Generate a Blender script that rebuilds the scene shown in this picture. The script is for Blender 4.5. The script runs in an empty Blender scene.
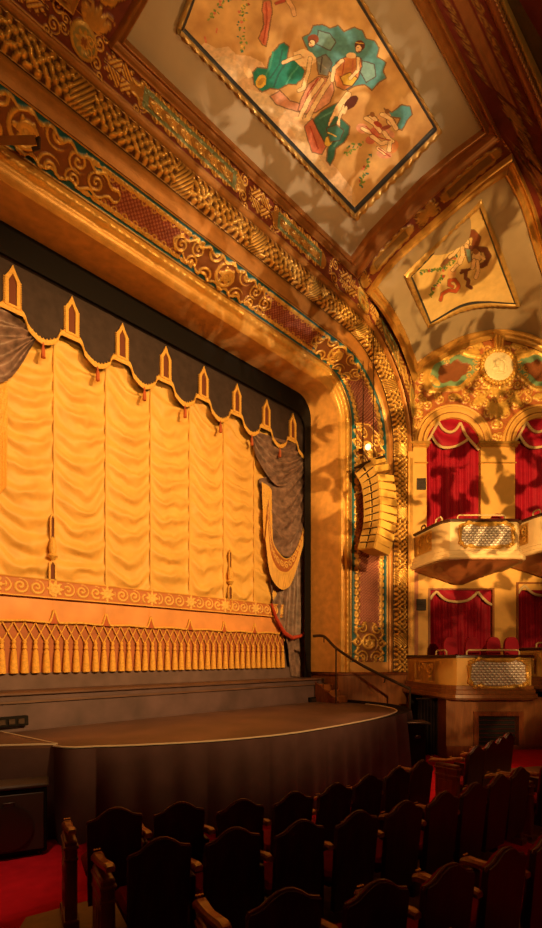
import bpy, math, random
import numpy as np
from mathutils import Matrix, Vector
random.seed(7); RNG = np.random.default_rng(7)
PI = math.pi
C = bpy.context.scene.collection
EYE = 2.35; FPX = 484.0; HX, HY = 271.0, 657.0
SQ = math.sqrt(.5)
R_ = np.array((SQ, -SQ, 0.)); F_ = np.array((SQ, SQ, 0.))
def cw(xc, zc, Z):                       # house-right wall frame (x along the wall, zc away from the seats) -> world
    return (xc*SQ+zc*SQ, -xc*SQ+zc*SQ, Z)
def at(px, py, z):                       # photo measure + distance -> world point
    return cw((px-HX)*z/FPX, z, EYE+(HY-py)*z/FPX)
def proj(P):
    P = np.asarray(P); xc = P[..., 0]*SQ-P[..., 1]*SQ; z = P[..., 0]*SQ+P[..., 1]*SQ
    return HX+FPX*xc/z, HY-FPX*(P[..., 2]-EYE)/z
def onY(px, py, Y):                      # point on the plane of constant Y
    k = (px-HX)/FPX; X = Y*(1+k)/(1-k); z = (X+Y)*SQ
    return (X, Y, EYE+(HY-py)*z/FPX)
def zceil(Y): return 11.45+.27*(7.45-Y)
def onceil(px, py, drop=0.):             # point on the sloping ceiling plane
    k = (px-HX)/FPX; v = (HY-py)/FPX; dy = SQ*(1-k)
    z = (11.45+.27*7.45-EYE-drop)/(v+.27*dy)
    return at(px, py, z)

# ---------------------------------------------------------------- materials
def mat(name, col, rough=.6, metal=0., noise=0., nscale=8., bump=0., bscale=60., spec=.5, attr=False, emit=None, sheen=0.):
    m = bpy.data.materials.new(name); m.use_nodes = True
    nt = m.node_tree; n = nt.nodes; b = n['Principled BSDF']
    b.inputs['Roughness'].default_value = rough; b.inputs['Metallic'].default_value = metal
    b.inputs['Base Color'].default_value = (*col, 1); b.inputs['Specular IOR Level'].default_value = spec
    if sheen: b.inputs['Sheen Weight'].default_value = sheen
    src = None
    tc = n.new('ShaderNodeTexCoord')
    if attr:
        a = n.new('ShaderNodeAttribute'); a.attribute_name = 'Col'; src = a.outputs['Color']
        nt.links.new(a.outputs['Alpha'], b.inputs['Metallic'])
    if noise:
        t = n.new('ShaderNodeTexNoise'); t.inputs['Scale'].default_value = nscale; t.inputs['Detail'].default_value = 5
        nt.links.new(tc.outputs['Object'], t.inputs['Vector'])
        mr = n.new('ShaderNodeMapRange'); mr.inputs[1].default_value = .25; mr.inputs[2].default_value = .75
        mr.inputs[3].default_value = 1-noise; mr.inputs[4].default_value = 1+noise*.5
        nt.links.new(t.outputs['Fac'], mr.inputs[0])
        mx = n.new('ShaderNodeMix'); mx.data_type = 'RGBA'; mx.blend_type = 'MULTIPLY'; mx.inputs[0].default_value = 1
        if src: nt.links.new(src, mx.inputs[6])
        else: mx.inputs[6].default_value = (*col, 1)
        nt.links.new(mr.outputs[0], mx.inputs[7]); src = mx.outputs[2]
    if src: nt.links.new(src, b.inputs['Base Color'])
    if bump:
        t = n.new('ShaderNodeTexNoise'); t.inputs['Scale'].default_value = bscale; t.inputs['Detail'].default_value = 4
        nt.links.new(tc.outputs['Object'], t.inputs['Vector'])
        bp = n.new('ShaderNodeBump'); bp.inputs['Strength'].default_value = bump; bp.inputs['Distance'].default_value = .02
        nt.links.new(t.outputs['Fac'], bp.inputs['Height']); nt.links.new(bp.outputs[0], b.inputs['Normal'])
    if emit:
        b.inputs['Emission Color'].default_value = (*emit[0], 1); b.inputs['Emission Strength'].default_value = emit[1]
    return m
def woodmat(name, c1, c2, rough=.35, scale=3.):
    m = mat(name, c1, rough); nt = m.node_tree; n = nt.nodes; b = n['Principled BSDF']
    tc = n.new('ShaderNodeTexCoord'); mp = n.new('ShaderNodeMapping'); mp.inputs['Scale'].default_value = (scale*4, scale*4, scale*.5)
    t = n.new('ShaderNodeTexNoise'); t.inputs['Scale'].default_value = 2.5; t.inputs['Detail'].default_value = 6; t.inputs['Distortion'].default_value = 1.2
    r = n.new('ShaderNodeValToRGB'); r.color_ramp.elements[0].color = (*c1, 1); r.color_ramp.elements[1].color = (*c2, 1)
    r.color_ramp.elements[0].position = .3; r.color_ramp.elements[1].position = .7
    nt.links.new(tc.outputs['Object'], mp.inputs[0]); nt.links.new(mp.outputs[0], t.inputs['Vector'])
    nt.links.new(t.outputs['Fac'], r.inputs[0]); nt.links.new(r.outputs[0], b.inputs['Base Color'])
    return m
M = {
 'orn': mat('painted_and_gilded_plaster', (1, 1, 1), .38, attr=True, noise=.25, nscale=5, bump=.25, bscale=45),
 'paint': mat('painted_canvas', (1, 1, 1), .6, attr=True, noise=.18, nscale=4, bump=.1, bscale=90),
 'gold': mat('gilded_plaster', (.80, .46, .10), .36, .45, noise=.35, nscale=9, bump=.3, bscale=50),
 'brass': mat('brass_moulding', (.66, .35, .08), .32, .5, noise=.3, nscale=6),
 'bronze': mat('bronze_moulding', (.36, .14, .035), .33, .4, noise=.3, nscale=5),
 'orange': mat('apricot_plaster', (.72, .36, .10), .62, noise=.12, nscale=2, bump=.08, bscale=30),
 'ochre': mat('ochre_plaster', (.72, .39, .09), .6, noise=.15, nscale=2.5, bump=.08, bscale=30),
 'strip': mat('burnt_orange_gloss', (.52, .22, .05), .4, .25, noise=.15, nscale=3),
 'cream': mat('stone_cream_plaster', (.38, .285, .18), .5, noise=.12, nscale=2),
 'terra': mat('terracotta_plaster', (.42, .13, .04), .55, noise=.2, nscale=4),
 'maroon': mat('maroon_plaster', (.16, .025, .015), .5, noise=.25, nscale=3),
 'wains': woodmat('mahogany_wainscot', (.20, .06, .018), (.34, .12, .035), .35, .6),
 'wood': woodmat('walnut', (.13, .03, .011), (.25, .07, .02), .28, 2.),
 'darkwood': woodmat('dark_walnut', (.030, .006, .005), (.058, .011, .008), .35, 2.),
 'railwood': woodmat('dark_rail_wood', (.10, .025, .012), (.18, .05, .02), .3, 2.),
 'armwood': woodmat('lit_arm_wood', (.26, .085, .025), (.42, .16, .05), .28, 2.),  # lighter wood: the highlight on the arm tops is put into the colour
 'fringeback': mat('russet_backing', (.42, .13, .045), .7, noise=.2, nscale=6),
 'slot': mat('deep_brown_slot', (.16, .04, .015), .8),
 'boxcream': mat('ivory_plaster', (.74, .52, .27), .5, noise=.15, nscale=3),
 'boxwood': woodmat('honey_oak', (.20, .065, .018), (.30, .105, .03), .4, 1.),
 'black': mat('black_paint', (.010, .008, .008), .7, spec=.1),
 'blackcloth': mat('black_serge', (.018, .011, .011), .9, noise=.3, nscale=3, spec=.1),
 'skirt': mat('charcoal_skirt_cloth', (.10, .055, .060), .95, noise=.2, nscale=3, bump=.15, bscale=120, spec=.1),
 'stage': mat('scuffed_stage_deck', (.13, .062, .046), .5, noise=.5, nscale=1.2, bump=.1, bscale=40),
 'riser': mat('scuffed_dark_riser', (.105, .058, .066), .65, noise=.55, nscale=1.6),
 'white': mat('white_edge_tape', (.62, .50, .40), .6),
 'carpet': mat('red_carpet', (.50, .010, .022), .95, noise=.2, nscale=6, bump=.4, bscale=200, spec=.05),
 'velvet': mat('red_velvet', (.34, .006, .024), .65, noise=.2, nscale=5, spec=.2),
 'seatvel': mat('crimson_seat_plush', (.22, .006, .010), .85, noise=.2, nscale=8, spec=.1),
 'creamtrim': mat('cream_braid', (.62, .44, .22), .75, bump=.3, bscale=150),
 'goldcloth': mat('gold_silk', (.82, .48, .115), .55, noise=.15, nscale=3, bump=.12, bscale=25),
 'goldtrim': mat('gold_braid', (.86, .48, .09), .6, noise=.3, nscale=30, bump=.4, bscale=90),
 'tassel': mat('gold_tassel_yarn', (.84, .44, .07), .7, noise=.3, nscale=25, bump=.4, bscale=80),
 'peach': mat('peach_satin', (.82, .35, .11), .55, noise=.2, nscale=2.5, bump=.1, bscale=12),
 'rust': mat('rust_cloth', (.50, .11, .03), .7, noise=.2, nscale=6),
 'valance': mat('dark_valance_cloth', (.055, .036, .034), .7, noise=.3, nscale=6, bump=.1, bscale=40, spec=.2),
 'grey': mat('smoke_grey_damask', (.27, .17, .145), .42, noise=.7, nscale=6, bump=.15, bscale=30, spec=.3),
 'hem': mat('grey_hem_canvas', (.14, .085, .085), .8, noise=.3, nscale=3),
 'redtrim': mat('red_fringe', (.5, .05, .02), .8, bump=.4, bscale=80),
 'amp': mat('yellow_sprayed_cabinet', (.80, .47, .10), .5, noise=.1, nscale=6),
 'ampgrille': mat('yellow_sprayed_grille', (.66, .40, .10), .55, noise=.2, nscale=30, bump=.4, bscale=160),
 'dark': mat('dark_void', (.01, .007, .006), .9),
 'metal': mat('dark_steel', (.06, .035, .025), .4, .6),
 'grate': mat('silver_scale_grille', (.60, .52, .50), .3, .7, noise=.2, nscale=30),
 'vent': mat('dark_vent', (.04, .022, .015), .6),
 'floorwood': woodmat('worn_floorboards', (.13, .05, .018), (.20, .08, .03), .45, .8),
 'bulb': mat('warm_glass_bulb', (.9, .7, .4), .3, emit=((1, .72, .32), 2.2)),
 'plate': mat('ivory_relief', (.82, .70, .42), .45, noise=.15, nscale=20),
}

# ---------------------------------------------------------------- object helpers
MW = {}
def put(o, parent=None, label=None, cat=None, group=None, kind=None):
    C.objects.link(o)
    if parent: o.parent = parent
    if label: o['label'] = label
    if cat: o['category'] = cat
    if group: o['group'] = group
    if kind: o['kind'] = kind
    return o
def thing(name, label, cat, loc=(0, 0, 0), rz=0., group=None):
    o = bpy.data.objects.new(name, None); o.location = loc; o.rotation_euler = (0, 0, rz); o.empty_display_size = .1
    MW[o] = Matrix.Translation(loc) @ Matrix.Rotation(rz, 4, 'Z')
    return put(o, None, label, cat, group)
class MB:
    def __init__(s): s.v = []; s.f = []
    def add(s, vs, fs):
        k = len(s.v); s.v += [tuple(p) for p in vs]; s.f += [tuple(i+k for i in f) for f in fs]; return s
    def hexa(s, p):                       # 8 corners: bottom 4, top 4
        return s.add(p, [(3, 2, 1, 0), (4, 5, 6, 7), (0, 1, 5, 4), (1, 2, 6, 5), (2, 3, 7, 6), (3, 0, 4, 7)])
    def box(s, c, d, rz=0., bev=0.):
        x, y, z = (k/2 for k in d); co, si = math.cos(rz), math.sin(rz)
        if not bev:
            pts = [(-x, -y, -z), (x, -y, -z), (x, y, -z), (-x, y, -z), (-x, -y, z), (x, -y, z), (x, y, z), (-x, y, z)]
            return s.hexa([(c[0]+a*co-b*si, c[1]+a*si+b*co, c[2]+e) for a, b, e in pts])
        e = bev; rings = []
        for zz, ins in ((-z, e), (-z+e, 0), (z-e, 0), (z, e)):
            xx, yy = x-ins, y-ins; q = e if ins == 0 else e*.6
            rings.append([(a*co-b*si+c[0], a*si+b*co+c[1], zz+c[2]) for a, b in ((-xx+q, -yy), (xx-q, -yy), (xx, -yy+q), (xx, yy-q), (xx-q, yy), (-xx+q, yy), (-xx, yy-q), (-xx, -yy+q))])
        return s.rings(rings, True, True)
    def rings(s, rings, closed=True, cap=False):
        n = len(rings[0]); k = len(s.v)
        for r in rings: s.v += [tuple(p) for p in r]
        for i in range(len(rings)-1):
            for j in range(n if closed else n-1):
                a = k+i*n+j; b = k+i*n+(j+1) % n
                s.f.append((a, b, b+n, a+n))
        if cap:
            s.f.append(tuple(range(k+n-1, k-1, -1))); s.f.append(tuple(range(k+(len(rings)-1)*n, k+len(rings)*n)))
        return s
    def tube(s, pts, r, n=8, closed=False, up=None):
        P = [Vector(p) for p in pts]; rr = r if hasattr(r, '__len__') else [r]*len(P); rings = []
        prev = None
        for i, p in enumerate(P):
            a = P[i-1] if (i > 0 or closed) else p; b = P[(i+1) % len(P)] if (i < len(P)-1 or closed) else p
            t = (b-a).normalized()
            if prev is None:
                u = Vector((0, 0, 1)) if abs(t.z) < .9 else Vector((1, 0, 0))
            else: u = prev
            u = (u-t*u.dot(t)).normalized(); w = t.cross(u); prev = u
            rings.append([p+(u*math.cos(2*PI*j/n)+w*math.sin(2*PI*j/n))*rr[i] for j in range(n)])
        if closed: rings.append(rings[0])
        return s.rings(rings, True, not closed)
    def lathe(s, prof, c=(0, 0, 0), n=16, axis='z', sc=(1, 1)):
        rings = []
        for r, h in prof:
            ring = []
            for j in range(n):
                a = 2*PI*j/n; x, y = r*math.cos(a)*sc[0], r*math.sin(a)*sc[1]
                ring.append((c[0]+x, c[1]+y, c[2]+h) if axis == 'z' else (c[0]+x, c[1]+h, c[2]+y))
            rings.append(ring)
        return s.rings(rings, True, True)
    def sph(s, c, r, n=10, sq=(1, 1, 1)):
        k = 7
        return s.rings([[(c[0]+r*sq[0]*math.sin(PI*(i+.02)/(k+.04))*math.cos(2*PI*j/n), c[1]+r*sq[1]*math.sin(PI*(i+.02)/(k+.04))*math.sin(2*PI*j/n), c[2]-r*sq[2]*math.cos(PI*(i+.02)/(k+.04))) for j in range(n)] for i in range(k+1)], True, True)
    def prism(s, poly, z0, z1):           # poly list of (x,y)
        n = len(poly); return s.rings([[(x, y, z0) for x, y in poly], [(x, y, z1) for x, y in poly]], True, True)
    def plate(s, poly, y0, y1):           # poly list of (x,z) extruded along y
        return s.rings([[(x, y0, z) for x, z in poly], [(x, y1, z) for x, z in poly]], True, True)
    def map(s, fn): s.v = [tuple(fn(p)) for p in s.v]; return s
    def build(s, name, m, parent=None, smooth=True, label=None, cat=None, group=None, kind=None, world=True, ang=40):
        vs = s.v
        if parent is not None and world:
            q = parent; mw = MW.get(q)
            inv = mw.inverted(); vs = [inv @ Vector(p) for p in vs]
        me = bpy.data.meshes.new(name); me.from_pydata([tuple(v) for v in vs], [], s.f); me.update()
        import bmesh as _b
        bm = _b.new(); bm.from_mesh(me); _b.ops.recalc_face_normals(bm, faces=bm.faces); bm.to_mesh(me); bm.free()
        me.materials.append(M[m] if isinstance(m, str) else m)
        if smooth:
            me.polygons.foreach_set('use_smooth', [True]*len(me.polygons))
            me.set_sharp_from_angle(angle=math.radians(ang))
        o = bpy.data.objects.new(name, me)
        if parent is not None: MW[o] = MW[parent]
        return put(o, parent, label, cat, group, kind)
def gridobj(name, P, m, col=None, parent=None, keep=None, label=None, cat=None, group=None, kind=None, thick=0.):
    P = np.asarray(P, dtype=float); ns, nt = P.shape[:2]
    V = P.reshape(-1, 3)
    if parent is not None:
        inv = np.array(MW[parent].inverted()); V = V @ inv[:3, :3].T + inv[:3, 3]
    idx = np.arange(ns*nt).reshape(ns, nt)
    Fq = np.stack([idx[:-1, :-1], idx[1:, :-1], idx[1:, 1:], idx[:-1, 1:]], -1)
    if keep is not None: Fq = Fq[keep]
    Fq = Fq.reshape(-1, 4)
    me = bpy.data.meshes.new(name); me.from_pydata(V.tolist(), [], Fq.tolist()); me.update()
    me.polygons.foreach_set('use_smooth', np.ones(len(me.polygons), bool))
    if col is not None:
        a = me.color_attributes.new('Col', 'FLOAT_COLOR', 'POINT'); a.data.foreach_set('color', np.clip(col, 0, 1).reshape(-1).astype(np.float32))
    me.materials.append(M[m])
    o = bpy.data.objects.new(name, me)
    if thick:
        md = o.modifiers.new('thickness', 'SOLIDIFY'); md.thickness = thick; md.offset = 0
    if parent is not None: MW[o] = MW[parent]
    return put(o, parent, label, cat, group, kind)
def normals(P, toward=(0, 0, 2.35)):
    ds = np.gradient(P, axis=0); dt = np.gradient(P, axis=1)
    n = np.cross(ds, dt); n /= np.linalg.norm(n, axis=-1, keepdims=True)+1e-9
    sgn = np.sign((n*(np.array(toward)-P)).sum(-1).mean())
    return n*sgn
def loft(PA, PB, nt):
    PA = np.asarray(PA); PB = np.asarray(PB); t = np.linspace(0, 1, nt)[None, :, None]
    return PA[:, None]*(1-t)+PB[:, None]*t
def arclen(P):
    d = np.linalg.norm(np.diff(P, axis=0), axis=1); return np.concatenate([[0], np.cumsum(d)])
def resample(P, n):
    P = np.asarray(P, float); s = arclen(P); q = np.linspace(0, s[-1], n)
    return np.stack([np.interp(q, s, P[:, k]) for k in range(P.shape[1])], -1)
def smoothpoly(P, n):                     # Catmull-Rom through points
    P = np.asarray(P, float); P = np.vstack([2*P[0]-P[1], P, 2*P[-1]-P[-2]]); out = []
    for i in range(1, len(P)-2):
        for t in np.linspace(0, 1, 24, endpoint=False):
            a, b, c, d = P[i-1:i+3]
            out.append(.5*((2*b)+(-a+c)*t+(2*a-5*b+4*c-d)*t*t+(-a+3*b-3*c+d)*t**3))
    out.append(P[-2]); return resample(out, n)
# ---------------------------------------------------------------- ornament fields (numpy)
def sstep(a, b, x):
    t = np.clip((x-a)/(b-a+1e-12), 0, 1); return t*t*(3-2*t)
def volute(u, v, R, hand=1, p=None, rot=0):
    p = p or R*.45; r = np.hypot(u, v); th = np.arctan2(v, u)*hand+rot
    f = (r/p-th/(2*PI)) % 1.0
    return np.where(r < R, np.clip(1.25-np.abs(2*f-1)*1.9, 0, 1)*sstep(R, R*.9, r), 0)
def disc(u, v, R): return sstep(R, R*.75, np.hypot(u, v))
def leaf(u, v, L, W, ang):
    c, s = math.cos(ang), math.sin(ang); a = (u*c+v*s)/L; b = (-u*s+v*c)
    w = W*np.sin(PI*np.clip(a, 0, 1))**.7
    h = np.clip(1-np.abs(b)/(w+1e-6), 0, 1)*((a > 0) & (a < 1))
    return np.where(h > 0, .45+.55*h-.25*(np.abs(b) < W*.12), 0)
def palmette(u, v, R, n=7, ang=PI/2, spread=2.2):
    h = 0
    for i in range(n):
        q = (i/(n-1)-.5); h = np.maximum(h, leaf(u, v, R*(1-.5*abs(q)), R*.40*spread/(n-1), ang+q*spread))
    return h
def rosette(u, v, R, n=8):
    r = np.hypot(u, v); th = np.arctan2(v, u); e = R*(.78+.22*np.cos(n*th))
    return np.where(r < e, .5+.5*np.cos(r/R*PI*2.2)**2, 0)
def vnoise(x, y, seed=0):
    g = np.random.default_rng(seed).random((64, 64)); xi = np.floor(x).astype(int); yi = np.floor(y).astype(int)
    fx = x-xi; fy = y-yi; fx = fx*fx*(3-2*fx); fy = fy*fy*(3-2*fy)
    q = lambda a, b: g[a % 64, b % 64]
    return (q(xi, yi)*(1-fx)+q(xi+1, yi)*fx)*(1-fy)+(q(xi, yi+1)*(1-fx)+q(xi+1, yi+1)*fx)*fy
def fbm(x, y, seed=0): return sum(vnoise(x*2**k, y*2**k, seed+k)*.5**(k+1) for k in range(4))/.9375
def over(col, mask, c, a=0.):             # lay colour c (metallic a) over col where mask
    m = np.clip(mask, 0, 1)[..., None]; return col*(1-m)+np.array((*c, a))*m
GOLD = (.80, .46, .10); GOLDM = .35
def fz(x, y): return -.3*float(np.clip((y-4.4)/1.0, 0, 1))
# ================================================================ THE SETTING
XM = 6.26                                  # centre line of the stage
def struct(name, mb, m, **k): return mb.build(name, m, kind='structure', **k)
def path(Xr, Y, Zt, R, Zb, n=(400, 230, 560, 90, 40)):
    Xl = 2*XM-Xr; out = []
    for z in np.linspace(Zb, Zt-R, n[0], endpoint=False): out.append((Xr, Y, z))
    for a in np.linspace(0, PI/2, n[1], endpoint=False): out.append((Xr-R+R*math.cos(a), Y, Zt-R+R*math.sin(a)))
    for x in np.linspace(Xr-R, Xl+R, n[2], endpoint=False): out.append((x, Y, Zt))
    for a in np.linspace(PI/2, PI, n[3], endpoint=False): out.append((Xl+R+R*math.cos(a), Y, Zt-R+R*math.sin(a)))
    for z in np.linspace(Zt-R, Zb, n[4]): out.append((Xl, Y, z))
    return np.array(out)
PR = {'A': (11.36, 10.0, 10.31, .5), 'B': (11.50, 8.7, 10.13, .9), 'C': (11.75, 8.45, 10.49, 1.2), 'D': (12.77, 7.8, 10.78, 2.2),
      'E': (12.89, 7.7, 11.08, 2.4), 'F': (13.28, 7.45, 11.43, 2.8), 'G': (13.30, 7.30, 11.47, 2.9)}
ZB = 1.9; ZF = 2.2
def pth(k, Zb=ZB): return path(*PR[k][:3], PR[k][3], Zb)
def band(name, PA, PB, nt, fn, m='orn', **k):
    P = loft(PA, PB, nt); N = normals(P); mid = P[:, nt//2]; s = arclen(mid)
    w = np.linalg.norm(PB-PA, axis=1); S = np.repeat(s[:, None], nt, 1); T = np.repeat(np.linspace(0, 1, nt)[None], len(s), 0)
    H, col = fn(S, T, w[:, None], P)
    return gridobj(name, P+N*H[..., None], m, col, kind='structure', **k)
def flat(c, a=0.):
    def fn(S, T, w, P): return np.zeros_like(S), np.zeros(S.shape+(4,))+np.array((*c, a))
    return fn
# reveal of the arch, plain plaster
band('wall_proscenium_reveal', pth('A'), pth('B'), 6, flat((.72, .36, .10)))
# leaf bead
def fn_bead(S, T, w, P):
    tm = T*w; H = .05*np.sin(PI*np.clip(T/.55, 0, 1))+.075*np.sin(PI*np.clip((T-.5)/.5, 0, 1))
    c = (S/.16) % 1-.5; q = np.abs(c)*2+np.abs(T-.76)*5.5
    L = np.clip(1-q, 0, 1)
    c2 = (S/1.15) % 1-.5; V = np.clip(1-np.hypot(c2*1.15/.16, (T-.72)/.28), 0, 1)
    H = H+.014*L+.05*V
    col = np.zeros(S.shape+(4,))+np.array((.72, .38, .09, .25))
    col = over(col, sstep(.5, .55, T), (.76, .43, .10), .35); col = over(col, sstep(.93, .97, T), (.35, .15, .05), .3)
    return H, col
band('trim_bead', pth('B'), pth('C'), 18, fn_bead)
# painted and gilded frieze
PC, PD = pth('C', ZF), pth('D', ZF); MIDF = (PC+PD)/2; SF = arclen(MIDF); PXF = np.stack(proj(MIDF), -1)
def s_of(px, py, S=SF, Q=PXF): return S[np.argmin(np.hypot(Q[:, 0]-px, Q[:, 1]-py))]
CART = [(s_of(371, 643), .62), (s_of(366, 452), .8), (s_of(338, 352), 1.0), (s_of(228, 272), 1.35), (s_of(30, 125), 1.6)]
CART.append((2*CART[-1][0]-CART[-2][0], 1.35))
def fn_frieze(S, T, w, P):
    u0 = (T-.5)*w; v = np.abs(T-.5)*2; half = w/2
    col = np.zeros(S.shape+(4,))+np.array((.012, .13, .17, .05)); H = np.zeros_like(S)
    dmin = np.full_like(S, 9.); L0 = np.ones_like(S)
    for c, L in CART:
        d = np.abs(S-c)/L; L0 = np.where(d < dmin, L, L0); dmin = np.minimum(dmin, d)
    gap = np.clip((dmin-1), -1, 1)
    # lattice panels
    pan = (v < .64)*(dmin > .78)
    a = (S+u0)/.085 % 1-.5; b = (S-u0)/.085 % 1-.5; dot = np.clip(1-np.hypot(a, b)*2.1, 0, 1)
    col = over(col, pan, (.26, .055, .035), .25); col = over(col, pan*(dot > .25), (.50, .19, .12), .5); H = H+pan*.015*dot
    # scalloped scroll border
    per = .21; k = np.floor(S/per); uu = (S/per-k-.5)*per; vv = (v-.68)*half
    vol = volute(uu, vv*np.sign(T-.5), .12, 1, .08, 0)
    env = ((np.hypot(uu/.10, (v-.67)/.125) < 1)|((v > .60)&(v < .70)))*(dmin > .55)
    vol2 = volute(((S/per+.5) % 1-.5)*per, (v-.55)*half, .09, -1, .06)*(dmin > .8)
    m = np.maximum(env*(.55+.45*vol), vol2*.5)
    col = over(col, sstep(.2, .45, m), GOLD, GOLDM); H = np.maximum(H, .03*m)
    # cartouches
    for c, L in CART:
        d = (S-c); e = np.clip(1-(d/L)**2, 0, 1)
        lob = .80*np.sqrt(e)+.10*np.cos(2*PI*d/.31)*(e > .03)
        inside = (v < lob)
        q = 0
        for (du, dv, R, hd) in ((0, 0, .30, 1), (.42, .24, .2, 1), (-.42, .24, .2, -1), (.42, -.24, .2, -1), (-.42, -.24, .2, 1), (.8, .1, .17, 1), (-.8, .1, .17, -1), (.8, -.16, .15, -1), (-.8, -.16, .15, 1), (0, .38, .17, 1), (0, -.38, .17, -1), (1.15, 0, .16, 1), (-1.15, 0, .16, 1)):
            if abs(du) < L: q = np.maximum(q, volute(d-du, u0-dv, R, hd, R*.55))
        q = np.maximum(q, rosette(d, u0, .2, 6)*.9)
        col = over(col, inside*1., (.25, .085, .025), .2); col = over(col, inside*sstep(.3, .55, q), GOLD, GOLDM)
        edge = inside*(v > lob-.14); col = over(col, edge, GOLD, GOLDM)
        H = np.maximum(H, inside*(.02+.032*q)+edge*.025)
    ln = (v > .93); col = over(col, ln, (.55, .30, .08), .6); H = H+ln*.03
    return H, col
band('wall_proscenium_frieze', PC, PD, 60, fn_frieze)
def fn_strip(S, T, w, P): return .03*np.sin(PI*T), np.zeros(S.shape+(4,))+np.array((.50, .21, .05, .3))
band('trim_cove', pth('D'), pth('E'), 6, fn_strip)
# carved garland moulding
PE, PF = pth('E'), pth('F')
def fn_rope(S, T, w, P):
    tm = (T-.5)*w; H = .10*np.sqrt(np.clip(1-((T-.5)*2)**2, 0, 1))
    q = np.zeros_like(S); g = np.random.default_rng(3); tot = S.max()
    for row, t0 in enumerate((.14, .32, .5, .68, .86)):
        per = .15; s = S/per+.5*row; k = np.floor(s); u = (s-k-.5)*per; v = (T-t0)*w
        hsh = np.sin(k*12.9898+row*78.2)*43758.5; hsh = hsh-np.floor(hsh)
        an = (hsh-.5)*2.6+PI/4*(1 if row % 2 else -1); a = u*np.cos(an)+v*np.sin(an); b = -u*np.sin(an)+v*np.cos(an)
        lf = np.clip(1-(np.abs(a)/.085)**2-(np.abs(b)/.045)**2, 0, 1)*(.6+.4*np.abs(np.sin(a/.022)))
        q = np.maximum(q, np.where(hsh > .72, np.clip(1-np.hypot(u, v)/.062, 0, 1)**.5, lf**.6))
    c = np.abs((S/1.9) % 1-.5)*1.9; rib = (c < .17)
    q = np.where(rib, .6+.4*np.cos(2*PI*(S+tm*.9)/.075), q)
    edge = np.abs(T-.5) > .46
    H = H+.11*q*np.clip(np.sin(PI*T)*1.6, 0, 1)+edge*.05
    col = np.zeros(S.shape+(4,))+np.array((.10, .032, .008, .3)); col = over(col, sstep(.25, .7, q), (.86, .52, .13), .62)  # shade in the crevices between leaves is put into the colour
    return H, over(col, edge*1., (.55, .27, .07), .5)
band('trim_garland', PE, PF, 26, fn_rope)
band('trim_fillet', PF, pth('G'), 5, fn_strip)
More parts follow.
